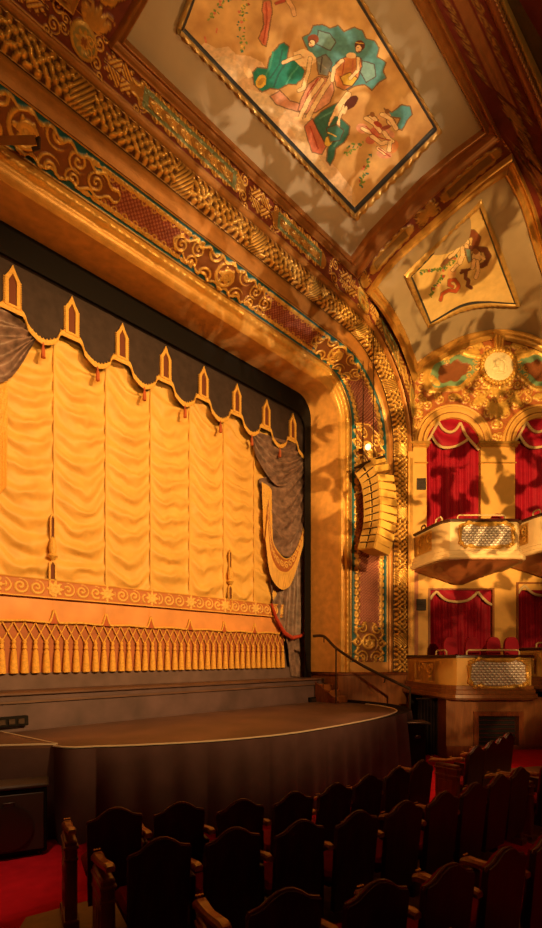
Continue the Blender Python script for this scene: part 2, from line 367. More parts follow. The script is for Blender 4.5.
# band of arabesques between the arch and the ceiling panels
nA, nB = 400, 400+230+560
G = pth('G')[nA-70:nB]
zc0 = proj  # (kept short)
low = [at(411.5, 455, 14.62), at(412, 418, 14.62), at(413.5, 380, 14.6), at(399, 344, 14.0), at(382, 314, 13.3)]
corner = onceil(357.5, 277); top_l = onceil(108, 43)
xl = (pth('G')[nB][0])
L0a = resample(smoothpoly(low+[onceil(366, 293), corner], 400), 300); L0b = np.stack([np.linspace(corner[0], xl, 560), np.full(560, corner[1]), np.full(560, corner[2])], -1)
PXG = None
L0 = np.vstack([L0a, L0b])
def fn_arab(S, T, w, P):
    u0 = (T-.5)*w; v = np.abs(T-.5)*2; half = w/2
    col = np.zeros(S.shape+(4,))+np.array((.17, .035, .018, .05)); H = np.zeros_like(S)
    mid = P[:, P.shape[1]//2]; px, py = proj(mid); s = S[:, 0]
    f = lambda x, y: s[np.argmin(np.hypot(px-x, py-y))]
    for (x, y, R) in ((38, 50, .36), (371, 335-30, .28), (404, 392, .25)):
        pass
    fr = np.clip(half/.42, .35, 1.)
    def cell(c, L, kind):
        nonlocal col, H
        d = (S-c); inz = np.abs(d) < L
        if kind == 'med':
            r = np.hypot(d/fr, u0/fr)/.36; m = (r < 1)
            q = .5+.5*np.cos(r*9)*(r > .3); ros = rosette(d/fr, u0/fr, .1, 6); pet = rosette(d/fr, u0/fr, .24, 8)
            col = over(col, m*1., (.60, .36, .08), .3); col = over(col, m*(r < .78)*(r > .3)*(pet < .1), (.30, .25, .09), .1); col = over(col, m*(ros > .2), (.33, .12, .03), .3); H = np.maximum(H, m*(.03+.02*q))
        elif kind == 'cart':
            e = np.clip(1-np.abs(d/L)**4, 0, 1)**.5; lob = .74*e+.10*np.cos(2*PI*d/.25)*e
            m = (v < lob)&inz; inn = (v < .50)&(np.abs(d) < L*.8); core = (v < .26)&(np.abs(d) < L*.72)
            vol = volute(((d/.25) % 1-.5)*.25, (v-.62)*half, .12, 1, .07)
            col = over(col, m*1., (.42, .20, .045), .3); col = over(col, m*(vol > .3), (.80, .46, .10), .35); col = over(col, inn*1., (.20, .24, .12), .1)
            bl = rosette(((d/.3) % 1-.5)*.3, u0, .13, 5)
            col = over(col, core*1., (.40, .21, .05), .4); col = over(col, core*(bl > .3), (.70, .44, .13), .6)
            H = np.maximum(H, m*(.02+.02*vol)-inn*.012+core*(.015+.03*bl))
        else:
            q = 0
            for sg in (1, -1):
                dd = d*sg/fr; uu = u0/fr
                th_ = np.arctan2(uu/.34, dd/.5); env_ = np.hypot(dd/.52, uu/.34) < .86+.14*np.cos(14*th_)
                ch = .5+.5*np.cos(2*PI*(dd+1.1*np.abs(uu))/.125); q = np.maximum(q, env_*(dd > 0)*(.2+.8*ch)*(np.abs(uu) > .018))
                for t in (1, -1): q = np.maximum(q, volute(dd-.66, uu*t-.20, .17, 1, .10)); q = np.maximum(q, volute(dd-.55, uu*t-.38, .12, -1, .08)); q = np.maximum(q, volute(dd-.90, uu*t-.09, .12, -1, .08))
            q = q*(np.abs(d) < L)
            col = over(col, sstep(.12, .3, q), (.33, .12, .03), .2); col = over(col, sstep(.42, .62, q), (.84, .49, .11), .3); H = np.maximum(H, .03*q)
    for x, y, L, kind in ((15, 2, 1.1, 'pal'), (78, 46, .4, 'med'), (112, 85, .95, 'pal'), (192, 143, 1.25, 'cart'), (258, 205, .9, 'pal'), (300, 240, .9, 'cart'), (344, 288, .75, 'pal'), (356, 305, .35, 'med'), (372, 318, .6, 'pal'), (386, 345, .65, 'cart'), (402, 375, .6, 'pal'), (408, 402, .3, 'med')):
        cell(f(x, y), L, kind)
    ed = (v > .94); col = over(col, ed*1., (.50, .24, .06), .5); H = H+ed*.03
    return H, col
band('wall_arabesque', G, L0, 52, fn_arab)
# ---------------- plinth below the mouldings
pl = [(PR[k][0], PR[k][1]) for k in 'BCDEFG']; 
plan = [(11.51, 10.0)]+pl
PL = np.array(plan); wv = MB()
for x0 in (0, 1):
    pp = [(x, y) if not x0 else (2*XM-x, y) for x, y in plan]
    wv.rings([[(x, y, -.3) for x, y in pp], [(x, y, 1.86) for x, y in pp]], closed=False)
struct('wall_plinth', wv, 'wains', ang=20)
cap = MB()
for x0 in (0, 1):
    pp = [(x, y) if not x0 else (2*XM-x, y) for x, y in plan]; sg = 1 if not x0 else -1
    cap.rings([[(x-.0*sg, y, 1.80) for x, y in pp], [(x-.035*sg, y-.03, 1.82) for x, y in pp], [(x-.035*sg, y-.03, 1.87) for x, y in pp], [(x, y, 1.9) for x, y in pp]], closed=False)
struct('trim_plinth', cap, 'wood')
fill = MB()
for sg in (0, 1):
    q = [(PR[k][0] if not sg else 2*XM-PR[k][0], PR[k][1]) for k in 'CD']
    fill.rings([[(q[0][0], q[0][1], ZB), (q[1][0], q[1][1], ZB)], [(q[0][0], q[0][1], ZF), (q[1][0], q[1][1], ZF)]], closed=False)
struct('wall_frieze_foot', fill, 'orange')
# ---------------------------------------------------------------- ceiling
def seg(*p, n=40):                        # photo polyline on the ceiling plane
    return resample(np.array([onceil(*q) for q in p]), n)
def cframe(name, outer, inner, prof, m, n=40, **k):
    for i, (o, q) in enumerate(zip(outer, inner)):
        PA, PB = seg(*o, n=n), seg(*q, n=n); nt = 15; P = loft(PA, PB, nt); N = normals(P); t = np.linspace(0, 1, nt)
        H = np.interp(t, [a for a, _ in prof], [b for _, b in prof])
        gridobj(name, P+N*H[None, :, None], m, kind='structure', **k)
bo = [[(108, 43), (357.5, 277)], [(357.5, 277), (374, 254), (400, 226), (430, 197), (465, 166), (501, 136)], [(501, 136), (440, 10), (298, -284)], [(298, -284), (108, 43)]]
bi = [[(125, 38), (351, 257)], [(351, 257), (369, 232), (389, 211), (421, 178), (452, 152), (483, 129)], [(483, 129), (440, 51), (281, -236)], [(281, -236), (125, 38)]]
prof = [(0, 0), (.08, .12), (.2, .15), (.3, .06), (.55, .02), (.7, .03), (.8, .10), (.92, .09), (1, -.03)]
cframe('trim_ceiling_panel', bo, bi, prof, 'bronze')
cm = MB(); cm.add([onceil(*p, drop=-.02) for p in ((125, 38), (351, 257), (369, 232), (389, 211), (421, 178), (452, 152), (483, 129), (440, 51), (281, -236))], [tuple(range(9))])
struct('ceiling_field', cm, 'cream', smooth=False)
# neighbouring panel, upper left
lo = [[(-330, -345), (73, 11)], [(73, 11), (90, -30), (230, -330)]]; li = [[(-320, -362), (66, -4)], [(66, -4), (76, -30), (205, -330)]]
cframe('trim_side_panel', lo, li, prof, 'brass')
cm = MB(); cm.add([onceil(*p, drop=-.02) for p in ((-320, -362), (66, -4), (76, -30), (205, -330))], [(0, 1, 2, 3)])
struct('ceiling_field', cm, 'cream', smooth=False)
# box vault (small panel): between the rib on the ceiling and the arch on the box wall
ZW = 14.7
top_o = [(366, 292), (385, 266), (405, 245), (445, 209), (478, 179), (512, 153)]; top_i = [(377, 286), (392, 267), (412, 248), (452, 214), (485, 189), (505, 177)]
archi = [(417, 364), (428, 354), (442, 346), (457, 338), (472, 333), (495, 329.5), (518, 331), (535, 336), (555, 347), (577, 364)]
archo = [(413.5, 382), (426, 370), (442, 360), (456, 351.5), (470, 346), (495, 339.5), (520, 344), (538, 350), (556, 361), (580, 383)]
lefti = [(377, 286), (388, 301), (396, 313), (408.5, 339.5), (417, 364)]; lefto = [(366, 292), (382, 313), (399, 343), (413.5, 382)]
righti = [(505, 177), (521, 210), (538, 265), (558, 315), (577, 364)]; righto = [(512, 153), (533, 200), (552, 262), (570, 318), (590, 372)]
def zdep(P): P = np.asarray(P); return (P[..., 0]+P[..., 1])*SQ
def edge3(pxs, z0, z1, n=48):             # photo curve with distance running from z0 to z1
    q = smoothpoly([(x, y, 0) for x, y in pxs], n); s = arclen(q); t = s/s[-1]
    return np.array([at(q[i, 0], q[i, 1], z0+(z1-z0)*t[i]) for i in range(n)])
zA = zdep(onceil(377, 286)); zD = zdep(onceil(505, 177)); zAo = zdep(onceil(366, 292)); zDo = zdep(onceil(512, 153))
def ceiledge(pxs, n=48): q = smoothpoly([(x, y, 0) for x, y in pxs], n); return np.array([onceil(a, b) for a, b, _ in q])
Ti, To = ceiledge(top_i), ceiledge(top_o)
Ai, Ao = edge3(archi, ZW, ZW), edge3(archo, ZW-.1, ZW-.1)
Li, Lo = edge3(lefti, zA, ZW), edge3(lefto, zAo, ZW-.1)
Ri, Ro = edge3(righti, zD, ZW), edge3(righto, zDo, ZW-.1)
def coons(B, T, L, Rr):                   # B,T along u ; L,Rr along v
    n = len(B); u = np.linspace(0, 1, n)[:, None, None]; v = np.linspace(0, 1, n)[None, :, None]
    B, T, L, Rr = (np.asarray(a) for a in (B, T, L, Rr))
    return (1-v)*B[:, None]+v*T[:, None]+(1-u)*L[None]+u*Rr[None]-((1-u)*(1-v)*B[0]+u*(1-v)*B[-1]+(1-u)*v*T[0]+u*v*T[-1])
VAULT = coons(Ti, Ai, Li, Ri)             # u along rib, v from rib to wall
gridobj('ceiling_box_vault', VAULT, 'cream', kind='structure')
def frame3(name, PA, PB, prof, m):
    nt = 15; P = loft(PA, PB, nt); N = normals(P); t = np.linspace(0, 1, nt); H = np.interp(t, [a for a, _ in prof], [b for _, b in prof])
    return gridobj(name, P+N*H[None, :, None], m, kind='structure')
prof2 = [(0, 0), (.1, .10), (.22, .12), (.34, .04), (.6, .02), (.75, .07), (.9, .06), (1, -.02)]
for a, b in ((To, Ti), (Lo, Li), (Ao, Ai), (Ro, Ri)): frame3('trim_box_vault', a, b, prof2, 'brass')
# rib between the two panels, gold arabesque on maroon
def fn_rib(S, T, w, P):
    u0 = (T-.5)*w; v = np.abs(T-.5)*2; half = w/2
    col = np.zeros(S.shape+(4,))+np.array((.17, .035, .018, .05)); H = np.zeros_like(S); q = np.zeros_like(S)
    per = 1.9; d = ((S/per) % 1-.5)*per
    m = (v < .72*np.clip(1-np.abs(d/.62)**4, 0, 1)**.5+.08*np.cos(2*PI*d/.2)*(np.abs(d) < .6)); inn = (v < .42)&(np.abs(d) < .46)
    e = ((S/per+.5) % 1-.5)*per; fr = np.clip(half/.4, .3, 1)
    for sg in (1, -1):
        q = np.maximum(q, palmette(e*sg/fr, u0/fr, .45, 7, 0, 2.2))
        for t in (1, -1): q = np.maximum(q, volute(e*sg/fr-.25, u0*t/fr-.22, .15, 1, .09))
    q = np.maximum(q, np.clip(1-np.hypot(e/fr, u0/fr)/.2, 0, 1)**.4)
    col = over(col, m*1., (.56, .31, .07), .5); col = over(col, inn*1., (.24, .13, .04), .2); col = over(col, sstep(.15, .35, q), (.60, .33, .08), .5)
    H = np.maximum(.04*q, m*.035-inn*.02); return H, col
bo1 = resample(np.array([onceil(*p) for p in bo[1]]), 150); to1 = resample(To, 150)
band('ceiling_rib', bo1, to1, 26, fn_rib)
ra = resample(np.array([onceil(*p) for p in ((108, 43), (133, 0), (298, -284))]), 120); rb = resample(np.array([onceil(*p) for p in ((73, 11), (90, -30), (230, -330))]), 120)
band('ceiling_rib', ra, rb, 26, fn_rib)
# long band beyond the panels
b1 = np.vstack([resample(np.array([onceil(*p) for p in ((298, -284), (440, 10), (501, 136), (512, 153))]), 220), resample(Ro, 60)[1:45]])
b2 = resample(np.array([onceil(*p) for p in ((352, -306), (485, 0), (540, 127), (556, 165), (590, 245), (598, 275))]), len(b1))
def fn_long(S, T, w, P):
    u0 = (T-.5)*w; v = np.abs(T-.5)*2; half = w/2
    col = np.zeros(S.shape+(4,))+np.array((.15, .022, .014, .05)); H = np.zeros_like(S); q = np.zeros_like(S)
    mid = P[:, P.shape[1]//2]; px, py = proj(mid); s0 = S[np.argmin(np.hypot(px-523, py-140)), 0]
    d = S-s0; per = 4.4; d = (d+per/2) % per-per/2; a = np.abs(d)
    core = (a > .95)&(v < .30); col = over(col, core*1., (.30, .11, .035), .15); H = H+core*(.01+.015*np.cos(u0*60)**2)
    k = ((S/.3) % 1-.5)*.3; m = (a > .8)&(v > .40)&(v < .74+.10*np.cos(2*PI*k/.3)); vol = volute(k, (v-.58)*half, .16, 1, .085)
    col = over(col, m*(.2+.8*(vol > .2)), (.42, .20, .05), .35); H = H+m*.03*vol
    r = np.hypot(d/.34, u0/.27); mm = r < 1; col = over(col, mm*1., (.36, .16, .045), .3); col = over(col, mm*(r > .8), (.48, .25, .07), .4); H = np.maximum(H, mm*.03+.02*mm*np.cos(r*9))
    for sg in (1, -1):
        q = np.maximum(q, palmette(d*sg-.3, u0, .62, 9, 0, 2.0))
        for t in (1, -1): q = np.maximum(q, volute(d*sg-.35, u0*t-.3, .14, 1, .085)); q = np.maximum(q, volute(d*sg-.75, u0*t-.22, .13, -1, .085))
    q = q*(a < .98); col = over(col, sstep(.15, .35, q), (.42, .20, .05), .35); H = np.maximum(H, .04*q)
    return H, col
band('ceiling_band', b1, b2, 34, fn_long)
L3 = [(375, -306), (499, 0), (540, 95), (600, 225)]; L2 = [(352, -306), (485, 0), (540, 127), (590, 245)]
L4 = [(385, -306), (507, 0), (542, 76), (605, 205)]; L5 = [(405, -306), (519, 0), (542, 40), (620, 170)]
def lpath(p, n=300): return resample(np.array([onceil(*q) for q in p]), n)
def fn_dent(S, T, w, P):
    d = ((S/.09) % 1 < .5)*(T > .72); H = .10*np.sin(PI*np.clip(T, 0, 1))**.5+.05*d
    col = np.zeros(S.shape+(4,))+np.array((.26, .085, .03, .3)); return H, over(col, d*1., (.40, .2, .06), .5)
band('trim_dentil', lpath(L2, 600), lpath(L3, 600), 16, fn_dent)
def fn_yel(S, T, w, P): return .05+.05*np.sin(PI*T), np.zeros(S.shape+(4,))+np.array((.36, .24, .07, .3))
band('trim_yellow', lpath(L3), lpath(L4), 8, fn_yel)
band('ceiling_edge', lpath(L4), lpath(L5), 8, lambda S, T, w, P: (.02+0*S, np.zeros(S.shape+(4,))+np.array((.10, .06, .02, .2))))
# backing of the whole ceiling with a gap left for the vault
Cx = [(-9, 7.3), (12.0, 7.3)]
bk = MB(); poly = [(-9., 7.35), (10.6, 7.35)]
poly += [tuple(p[:2]) for p in To[2::6]]+[tuple(To[-1][:2])]+[tuple(p[:2]) for p in Ro[6:-2:8]]
e = cw(10.2, ZW, 0); poly += [e[:2], cw(16, ZW, 0)[:2], cw(16, -4, 0)[:2], (-9., -12.)]
bk.rings([[(x, y, zceil(y)+.06) for x, y in poly], [(x, y, zceil(y)+.4) for x, y in poly]], True, True)
struct('ceiling', bk, 'maroon', smooth=False)
ab = MB(); ab.box((XM, 8.6, 11.75), (22, 2.6, .3)); struct('ceiling_over_arch', ab, 'maroon', smooth=False)
# arch backing so no gap shows behind the mouldings
# ---------------------------------------------------------------- box wall (house right)
SP = (HY-444)*ZW/FPX+EYE; AC = [(453-HX)*ZW/FPX, (541-HX)*ZW/FPX]; AR = 27*ZW/FPX; XL, XR = 3.98, 9.9
ST2 = .20                                  # second pair of boxes stands a step higher
low_open = [((430-HX)*ZW/FPX, (492-HX)*ZW/FPX, 1.5, EYE+(HY-590)*ZW/FPX), ((518-HX)*ZW/FPX, (580-HX)*ZW/FPX, 1.7, EYE+(HY-584)*ZW/FPX)]
nx, nz = 210, 165; gx = np.linspace(XL, XR, nx); gz = np.linspace(SP-.5, 12.75, nz); GX, GZ = np.meshgrid(gx, gz, indexing='ij')
col = np.zeros(GX.shape+(4,))+np.array((.42, .13, .04, .05)); H = np.zeros_like(GX); xm = sum(AC)/2
MZ = EYE+(HY-368.6)*ZW/FPX; ax = np.abs(GX-xm)
q = np.zeros_like(GX)
def pxz(px, py): return (px-HX)*ZW/FPX, EYE+(HY-py)*ZW/FPX
for sx in (1, -1):
    X_ = (GX-xm)*sx
    # framed pictures of red ground in green and gold cartouches
    cx, cz = pxz(453, 375); cx = cx-xm; cx = -cx
    a = (X_-cx); b = GZ-(cz+.10-.25*(a)); r = np.hypot(a/.66, b/.40)+.09*np.cos(5*np.arctan2(b, a))
    col = over(col, (r < 1.5)*1., (.78, .45, .10), .3); H = np.maximum(H, (r < 1.5)*(.03+.02*np.cos(r*14)))
    col = over(col, (r < 1.12)*1., (.20, .34, .19), .05); col = over(col, (r < .76)*1., (.26, .085, .03), .05); H = np.where(r < 1.05, .02, H); H = np.where(r < .72, -.01, H)
    for (px, py, R, hd) in ((478, 345, .17, 1), (470, 350, .13, -1), (482, 395, .17, -1), (474, 404, .13, 1), (466, 392, .13, 1), (438, 395, .13, -1), (430, 392, .12, 1), (424, 400, .13, 1), (418, 408, .14, -1), (488, 350, .15, -1), (486, 402, .15, 1), (460, 352, .11, 1), (447, 362, .10, -1), (492, 410, .12, 1), (432, 378, .11, 1), (419, 425, .13, 1), (414, 412, .13, 1), (490, 384, .13, 1)):
        x, z = pxz(px, py); q = np.maximum(q, volute(X_-(xm-x), GZ-z, R, hd, R*.6))
    for (px, py, L, W, an) in ((484, 347, .5, .13, PI*.1), (480, 352, .45, .12, -.1), (486, 396, .5, .14, -.6), (462, 398, .4, .1, .2), (440, 386, .4, .1, .7)):
        x, z = pxz(px, py); q = np.maximum(q, leaf(X_-(xm-x), GZ-z, L, W, an))
bx, bz = pxz(496, 402)
q = np.maximum(q, palmette(GX-xm, GZ-bz+.1, .5, 9, -PI/2, 3.4)); q = np.maximum(q, palmette(GX-xm, GZ-bz-.55, .5, 7, -PI/2, 2.4))
for i in range(6): q = np.maximum(q, disc(GX-xm, GZ-(bz-.12-.13*i), .10-.008*i))
for c in AC:                              # scrolls following the arches
    rr = np.hypot(GX-c, GZ-SP); th = np.arctan2(GZ-SP, GX-c); zone = (rr > AR+.47)&(rr < AR+.76)&(GZ > SP)
    k = 2*PI/22; tt = ((th/k) % 1-.5)*k*(AR+.6); q = np.maximum(q, zone*volute(tt, rr-(AR+.60), .15, 1, .095))
zone = (GX < 4.62)|(np.abs(GX-(2*xm-4.62)) > 99); k = .26; q = np.maximum(q, zone*volute(((GX/k) % 1-.5)*k, ((GZ/k) % 1-.5)*k, .14, 1, .085))
k = .25; cl = np.hypot((GX-xm)/.95, (GZ-MZ+.30)/.85) < 1; q = np.maximum(q, cl*volute((((np.abs(GX-xm))/k) % 1-.5)*k, ((GZ/k) % 1-.5)*k, .135, 1, .085))
col = over(col, sstep(.12, .3, q), (.52, .25, .05), .3); col = over(col, sstep(.4, .6, q), (.84, .50, .11), .3); H = np.maximum(H, .045*q)
r = np.hypot(GX-xm, GZ-MZ); rg = (r < .62); wr = rosette(GX-xm, GZ-MZ, .62, 22); col = over(col, rg*1., (.62, .35, .09), .5); H = np.maximum(H, rg*(.04+.03*wr))
# plain below the spring except left border
keep = np.ones((nx-1, nz-1), bool); cxs = (gx[:-1]+gx[1:])/2; czs = (gz[:-1]+gz[1:])/2
for c in AC:
    ins = (((cxs[:, None]-c)**2+(czs[None]-SP)**2 < (AR+.06)**2)&(czs[None] >= SP))|((np.abs(cxs[:, None]-c) < AR)&(czs[None] < SP)); keep &= ~ins
zar = np.interp(cxs, [p[0]*SQ-p[1]*SQ for p in Ai], [p[2] for p in Ai], left=Ai[0][2], right=0)
keep &= ~(czs[None] > zar[:, None]+.25)
P = np.stack([GX*SQ+(ZW-H)*SQ, -GX*SQ+(ZW-H)*SQ, GZ], -1)
gridobj('wall_right', P, 'orn', col, kind='structure', keep=keep)
lw = MB()
def wbox(mb, x0, x1, z0, z1, zc0, zc1): # box in wall frame
    p = [cw(x, c, z) for z in (z0, z1) for x, c in ((x0, zc0), (x1, zc0), (x1, zc1), (x0, zc1))]; return mb.hexa(p)
zt = SP-.5
xs = sorted([XL, XR]+[c+s*AR for c in AC for s in (1, -1)])
for a, b in ((0, 1), (2, 3), (4, 5)): wbox(lw, xs[a], xs[b], 5.3, zt+.02, ZW, ZW+.3)
zs = low_open
wbox(lw, XL, XR, zs[0][3], 5.5, ZW+.002, ZW+.3)
wbox(lw, XL, zs[0][0], -.3, zs[0][3]+.01, ZW+.002, ZW+.3); wbox(lw, zs[0][1], zs[1][0], -.3, zs[0][3]+.01, ZW+.002, ZW+.3); wbox(lw, zs[1][1], XR, -.3, zs[0][3]+.01, ZW+.002, ZW+.3)
wbox(lw, zs[0][0], zs[0][1], -.3, 1.5, ZW+.002, ZW+.3); wbox(lw, zs[1][0], zs[1][1], -.3, 1.5, ZW+.002, ZW+.3)
struct('wall_right', lw, 'ochre', smooth=False)
bk = MB(); wbox(bk, XL, XR, 0, 11, ZW+.6, ZW+.7); struct('wall_behind_boxes', bk, 'dark', smooth=False)
# arch mouldings: three steps
for c in AC:
    a = MB(); rings = []
    prof = [(AR-.02, .30), (AR-.02, -.02), (AR+.05, -.07), (AR+.10, -.07), (AR+.12, -.03), (AR+.17, -.05), (AR+.22, -.10), (AR+.27, -.10), (AR+.29, -.05), (AR+.34, -.07), (AR+.37, -.05), (AR+.39, .02)]
    for i in range(49):
        th = PI*i/48; rings.append([cw(c+r*math.cos(th), ZW+d, SP+r*math.sin(th)) for r, d in prof])
    a.rings(rings, closed=False); struct('trim_box_arch', a, 'ochre', ang=30)
    g = MB()
    for rr in (AR+.11, AR+.28): g.tube([cw(c+rr*math.cos(PI*i/48), ZW-.055, SP+rr*math.sin(PI*i/48)) for i in range(49)], .022, 6)
    struct('trim_box_arch_bead', g, 'bronze')  # dark tubes stand in for the shaded grooves of the arch moulding
# pilasters with capitals
for (x0, x1) in ((4.28, xs[1]), (xs[2], xs[3]), (xs[4], xs[4]+.9)):
    p = MB(); wbox(p, x0, x1, 5.2, SP-.12, ZW-.06, ZW+.29); struct('trim_pilaster', p, 'ochre', smooth=False)
    p = MB()
    for z0, z1, e in ((SP-.13, SP-.06, .05), (SP-.06, SP+.0, .10), (SP+.0, SP+.03, .07), (SP-.62, SP-.58, .03)): wbox(p, x0-e, x1+e, z0, z1, ZW-.07-e, ZW+.05)
    struct('trim_capital', p, 'brass', smooth=False)
# strips beside the arch
p = MB(); wbox(p, 4.11, 4.29, 2.3, 8.5, ZW-.22, ZW); struct('trim_edge_pilaster', p, 'ochre', smooth=False)
p = MB(); wbox(p, 4.16, 4.24, 2.6, 8.3, ZW-.25, ZW-.2); struct('trim_edge_panel', p, 'brass', smooth=False)
p = MB(); wbox(p, 4.30, 4.46, 2.3, 8.9, ZW-.05, ZW); struct('trim_red_strip', p, 'terra', smooth=False)
m_ = MB(); m_.box((-6.2, -1.2, 6.3), (.3, 17.5, 13.5)); struct('wall_left', m_, 'terra', smooth=False); m_ = MB(); m_.box((7, -9.7, 6.3), (34, .3, 14)); struct('wall_rear', m_, 'maroon', smooth=False)
# far house wall beyond the boxes
p = MB(); wbox(p, XR, 22, -.3, 13.8, ZW, ZW+.3); struct('wall_right_far', p, 'terra', smooth=False)
# ---------------------------------------------------------------- floor, stage
f = MB(); f.rings([[(x, y, z) for y, z in ((-9.5, 0), (4.4, 0), (5.4, -.3), (12.5, -.3), (12.5, -.5), (-9.5, -.5))] for x in (-10, 24)], True, True); struct('floor', f, 'carpet', smooth=False)
APR = [(11.3, 9.1), (11.3, 7.7), (11.05, 6.85), (10.6, 6.25), (9.9, 5.9), (8.5, 5.62), (6.29, 5.55), (4.9, 5.82), (3.9, 6.28), (3.2, 6.72), (2.75, 7.2), (2.6, 9.1)]
ZA = 1.05
ap = smoothpoly([(x, y, 0) for x, y in APR], 90)
s = MB(); s.prism([(x, y) for x, y, _ in ap], ZA-.1, ZA); struct('stage_apron', s, 'stage', ang=30)
e = MB(); e.tube([(x, y, ZA+.004) for x, y, _ in ap[10:84]], .016, 6); struct('trim_apron_edge', e, 'white')
s = MB(); s.box((XM, 10.7, .845), (10.2, 3.16, 1.69)); struct('stage', s, 'riser', smooth=False)
s = MB(); s.box((XM, 9.56, 1.7), (10.22, .98, .05), bev=.012); s.box((XM, 9.12, 1.56), (10.22, .08, .04)); struct('stage_lip', s, 'stage')
b = MB(); b.box((XM, 10.6, 6.2), (11.5, .1, 9)); struct('wall_back', b, 'dark', smooth=False)
# black mask around the curtain
PAo = path(11.42, 9.66, 10.32, .6, 1.72); PAi = path(11.10, 9.66, 9.68, .45, 1.72)
gridobj('trim_curtain_mask', loft(PAo, PAi, 2), 'black', kind='structure')
# ================================================================ FIRE CURTAIN
YC = 10.05
fc = thing('fire_curtain', 'tall gold swagged stage curtain with dark grey pointed valance and tasselled hem closing the arch', 'stage curtain', (XM, YC, 1.72))
def cur(px, py): p = onY(px, py, YC); return p[0], p[2]
CL, CR = 1.15, 11.36
pinx = [2.96+1.1*k for k in range(-1, 8)]
seams = [CL]+[1.6+1.1*k for k in range(0, 9)]
sheet = MB(); sheet.add([(CL, YC+.05, 1.72), (CR, YC+.05, 1.72), (CR, YC+.05, 10.25), (CL, YC+.05, 10.25)], [(0, 1, 2, 3)]); sheet.build('backing_sheet', 'hem', fc, smooth=False)
for i in range(len(seams)-1):
    x0, x1 = seams[i], seams[i+1]; nu, nv = 30, 230
    u = np.linspace(0, 1, nu)[:, None]; z = np.linspace(3.86, 9.35, nv)[None]
    X = x0+(x1-x0)*u+0*z; Z = z+0*u; us = np.clip(u, 1e-4, 1)**(.65+.8*fbm(Z*.7+i*5.1, 0*Z+i, 60+i)); sagc = 4*us*(1-us)
    ph = (Z+.26*sagc+.05*fbm(Z*.9+i*7.3, u*2+i, i))/.46+1.3*fbm(Z*.8+i*3., u*1.6, i+5)
    fold = (.5+.5*np.sin(2*PI*ph))**1.6*(.35+.65*sagc)
    fine = .5+.5*np.sin(2*PI*(ph*2.3+u*1.3+i))
    D = .015+.11*fold*(.6+.7*fbm(Z*1.3+i*11, u*2, 40+i))+.018*fine*sagc+.03*np.abs(2*u-1)**12
    gridobj('swag_panel', np.stack([X, YC-D, Z], -1), 'goldcloth', parent=fc)
for x in seams[1:9]: sc_ = MB(); sc_.tube([(x, YC-.075, 3.9), (x, YC-.075, 9.2)], .022, 6); sc_.build('seam_cord', 'goldcloth', fc)
# valance
def zl(x):
    d = ((x-pinx[0]+.55) % 1.1)-.55; a = abs(d)
    if a < .17: return 8.80
    if a < .27: return 8.80-.20*((a-.17)/.10)**2
    return 8.60-.15*math.sin(PI/2*(a-.27)/.28)
xs_ = np.arange(CL, CR+.001, .022); vb = MB()
vb.rings([[(x, YC-.25, zl(x)) for x in xs_], [(x, YC-.28+.004*math.sin(x*9), 9.3) for x in xs_], [(x, YC-.26, 10.26) for x in xs_]], closed=False)
val = vb.build('valance', 'valance', fc, label='dark grey pointed valance')
br = MB(); top = []; 
for i, x in enumerate(xs_):
    tooth = .035 if i % 3 == 0 else 0.
    top.append(((x, YC-.28, zl(x)-.03), (x, YC-.31, zl(x)+.01), (x, YC-.31, zl(x)+.06), (x, YC-.275, zl(x)+.075+tooth)))
br.rings([list(r) for r in top], closed=False); br.build('valance_braid', 'goldtrim', fc, label='gold toothed braid', ang=60)
for x in pinx:
    o = MB(); w = .13; prof = [(-w, 8.84), (w, 8.84), (w, 9.36), (.07, 9.46), (0, 9.62), (-.07, 9.46), (-w, 9.36)]
    inn = [(-.07, 8.88), (.07, 8.88), (.07, 9.32), (.03, 9.40), (0, 9.46), (-.03, 9.40), (-.07, 9.32)]
    n = len(prof)
    o.rings([[(x+a, YC-.27, b) for a, b in prof], [(x+a, YC-.33, b) for a, b in prof], [(x+a, YC-.33, b) for a, b in inn], [(x+a, YC-.29, b) for a, b in inn]], True)
    for k in range(12):
        for s in (1, -1): o.box((x+s*(w+.012), YC-.30, 8.88+.042*k), (.03, .04, .02))
    p = o.build('pinnacle', 'goldtrim', fc, ang=30)
    q = MB(); q.plate([(x+a, b) for a, b in inn], YC-.285, YC-.295); q.build('pinnacle_slot', 'slot', p, smooth=False)
for x in pinx[:-1]:
    t = MB(); xx = x+.55; z = zl(xx)
    t.lathe([(.006, z), (.012, z-.02), (.022, z-.06), (.014, z-.09), (.035, z-.11), (.045, z-.30), (.03, z-.31)], (xx, YC-.30, 0), 8); t.build('valance_tassel', 'rust', fc)
# border of scrolls
nu, nv = 900, 24; X, Z = np.meshgrid(np.linspace(CL, 10.5, nu), np.linspace(3.52, 3.90, nv), indexing='ij')
uu = ((X/.30) % 1-.5)*.30; q = volute(uu, Z-3.71, .15, 1, .09); k2 = ((X-1.6+.55) % 1.1)-.55; ros = rosette(k2, Z-3.71, .17, 8); q = np.where(np.abs(k2) < .18, ros, q)
col = np.zeros(X.shape+(4,))+np.array((.56, .19, .05, 0.)); col = over(col, sstep(.15, .4, q), (.88, .54, .14), 0.); ed = (np.abs(Z-3.71) > .165); col = over(col, ed*1., (.84, .46, .09), 0.)
gridobj('scroll_border', np.stack([X, YC-.13-.03*q-.02*ed, Z], -1), 'paint', col, parent=fc)
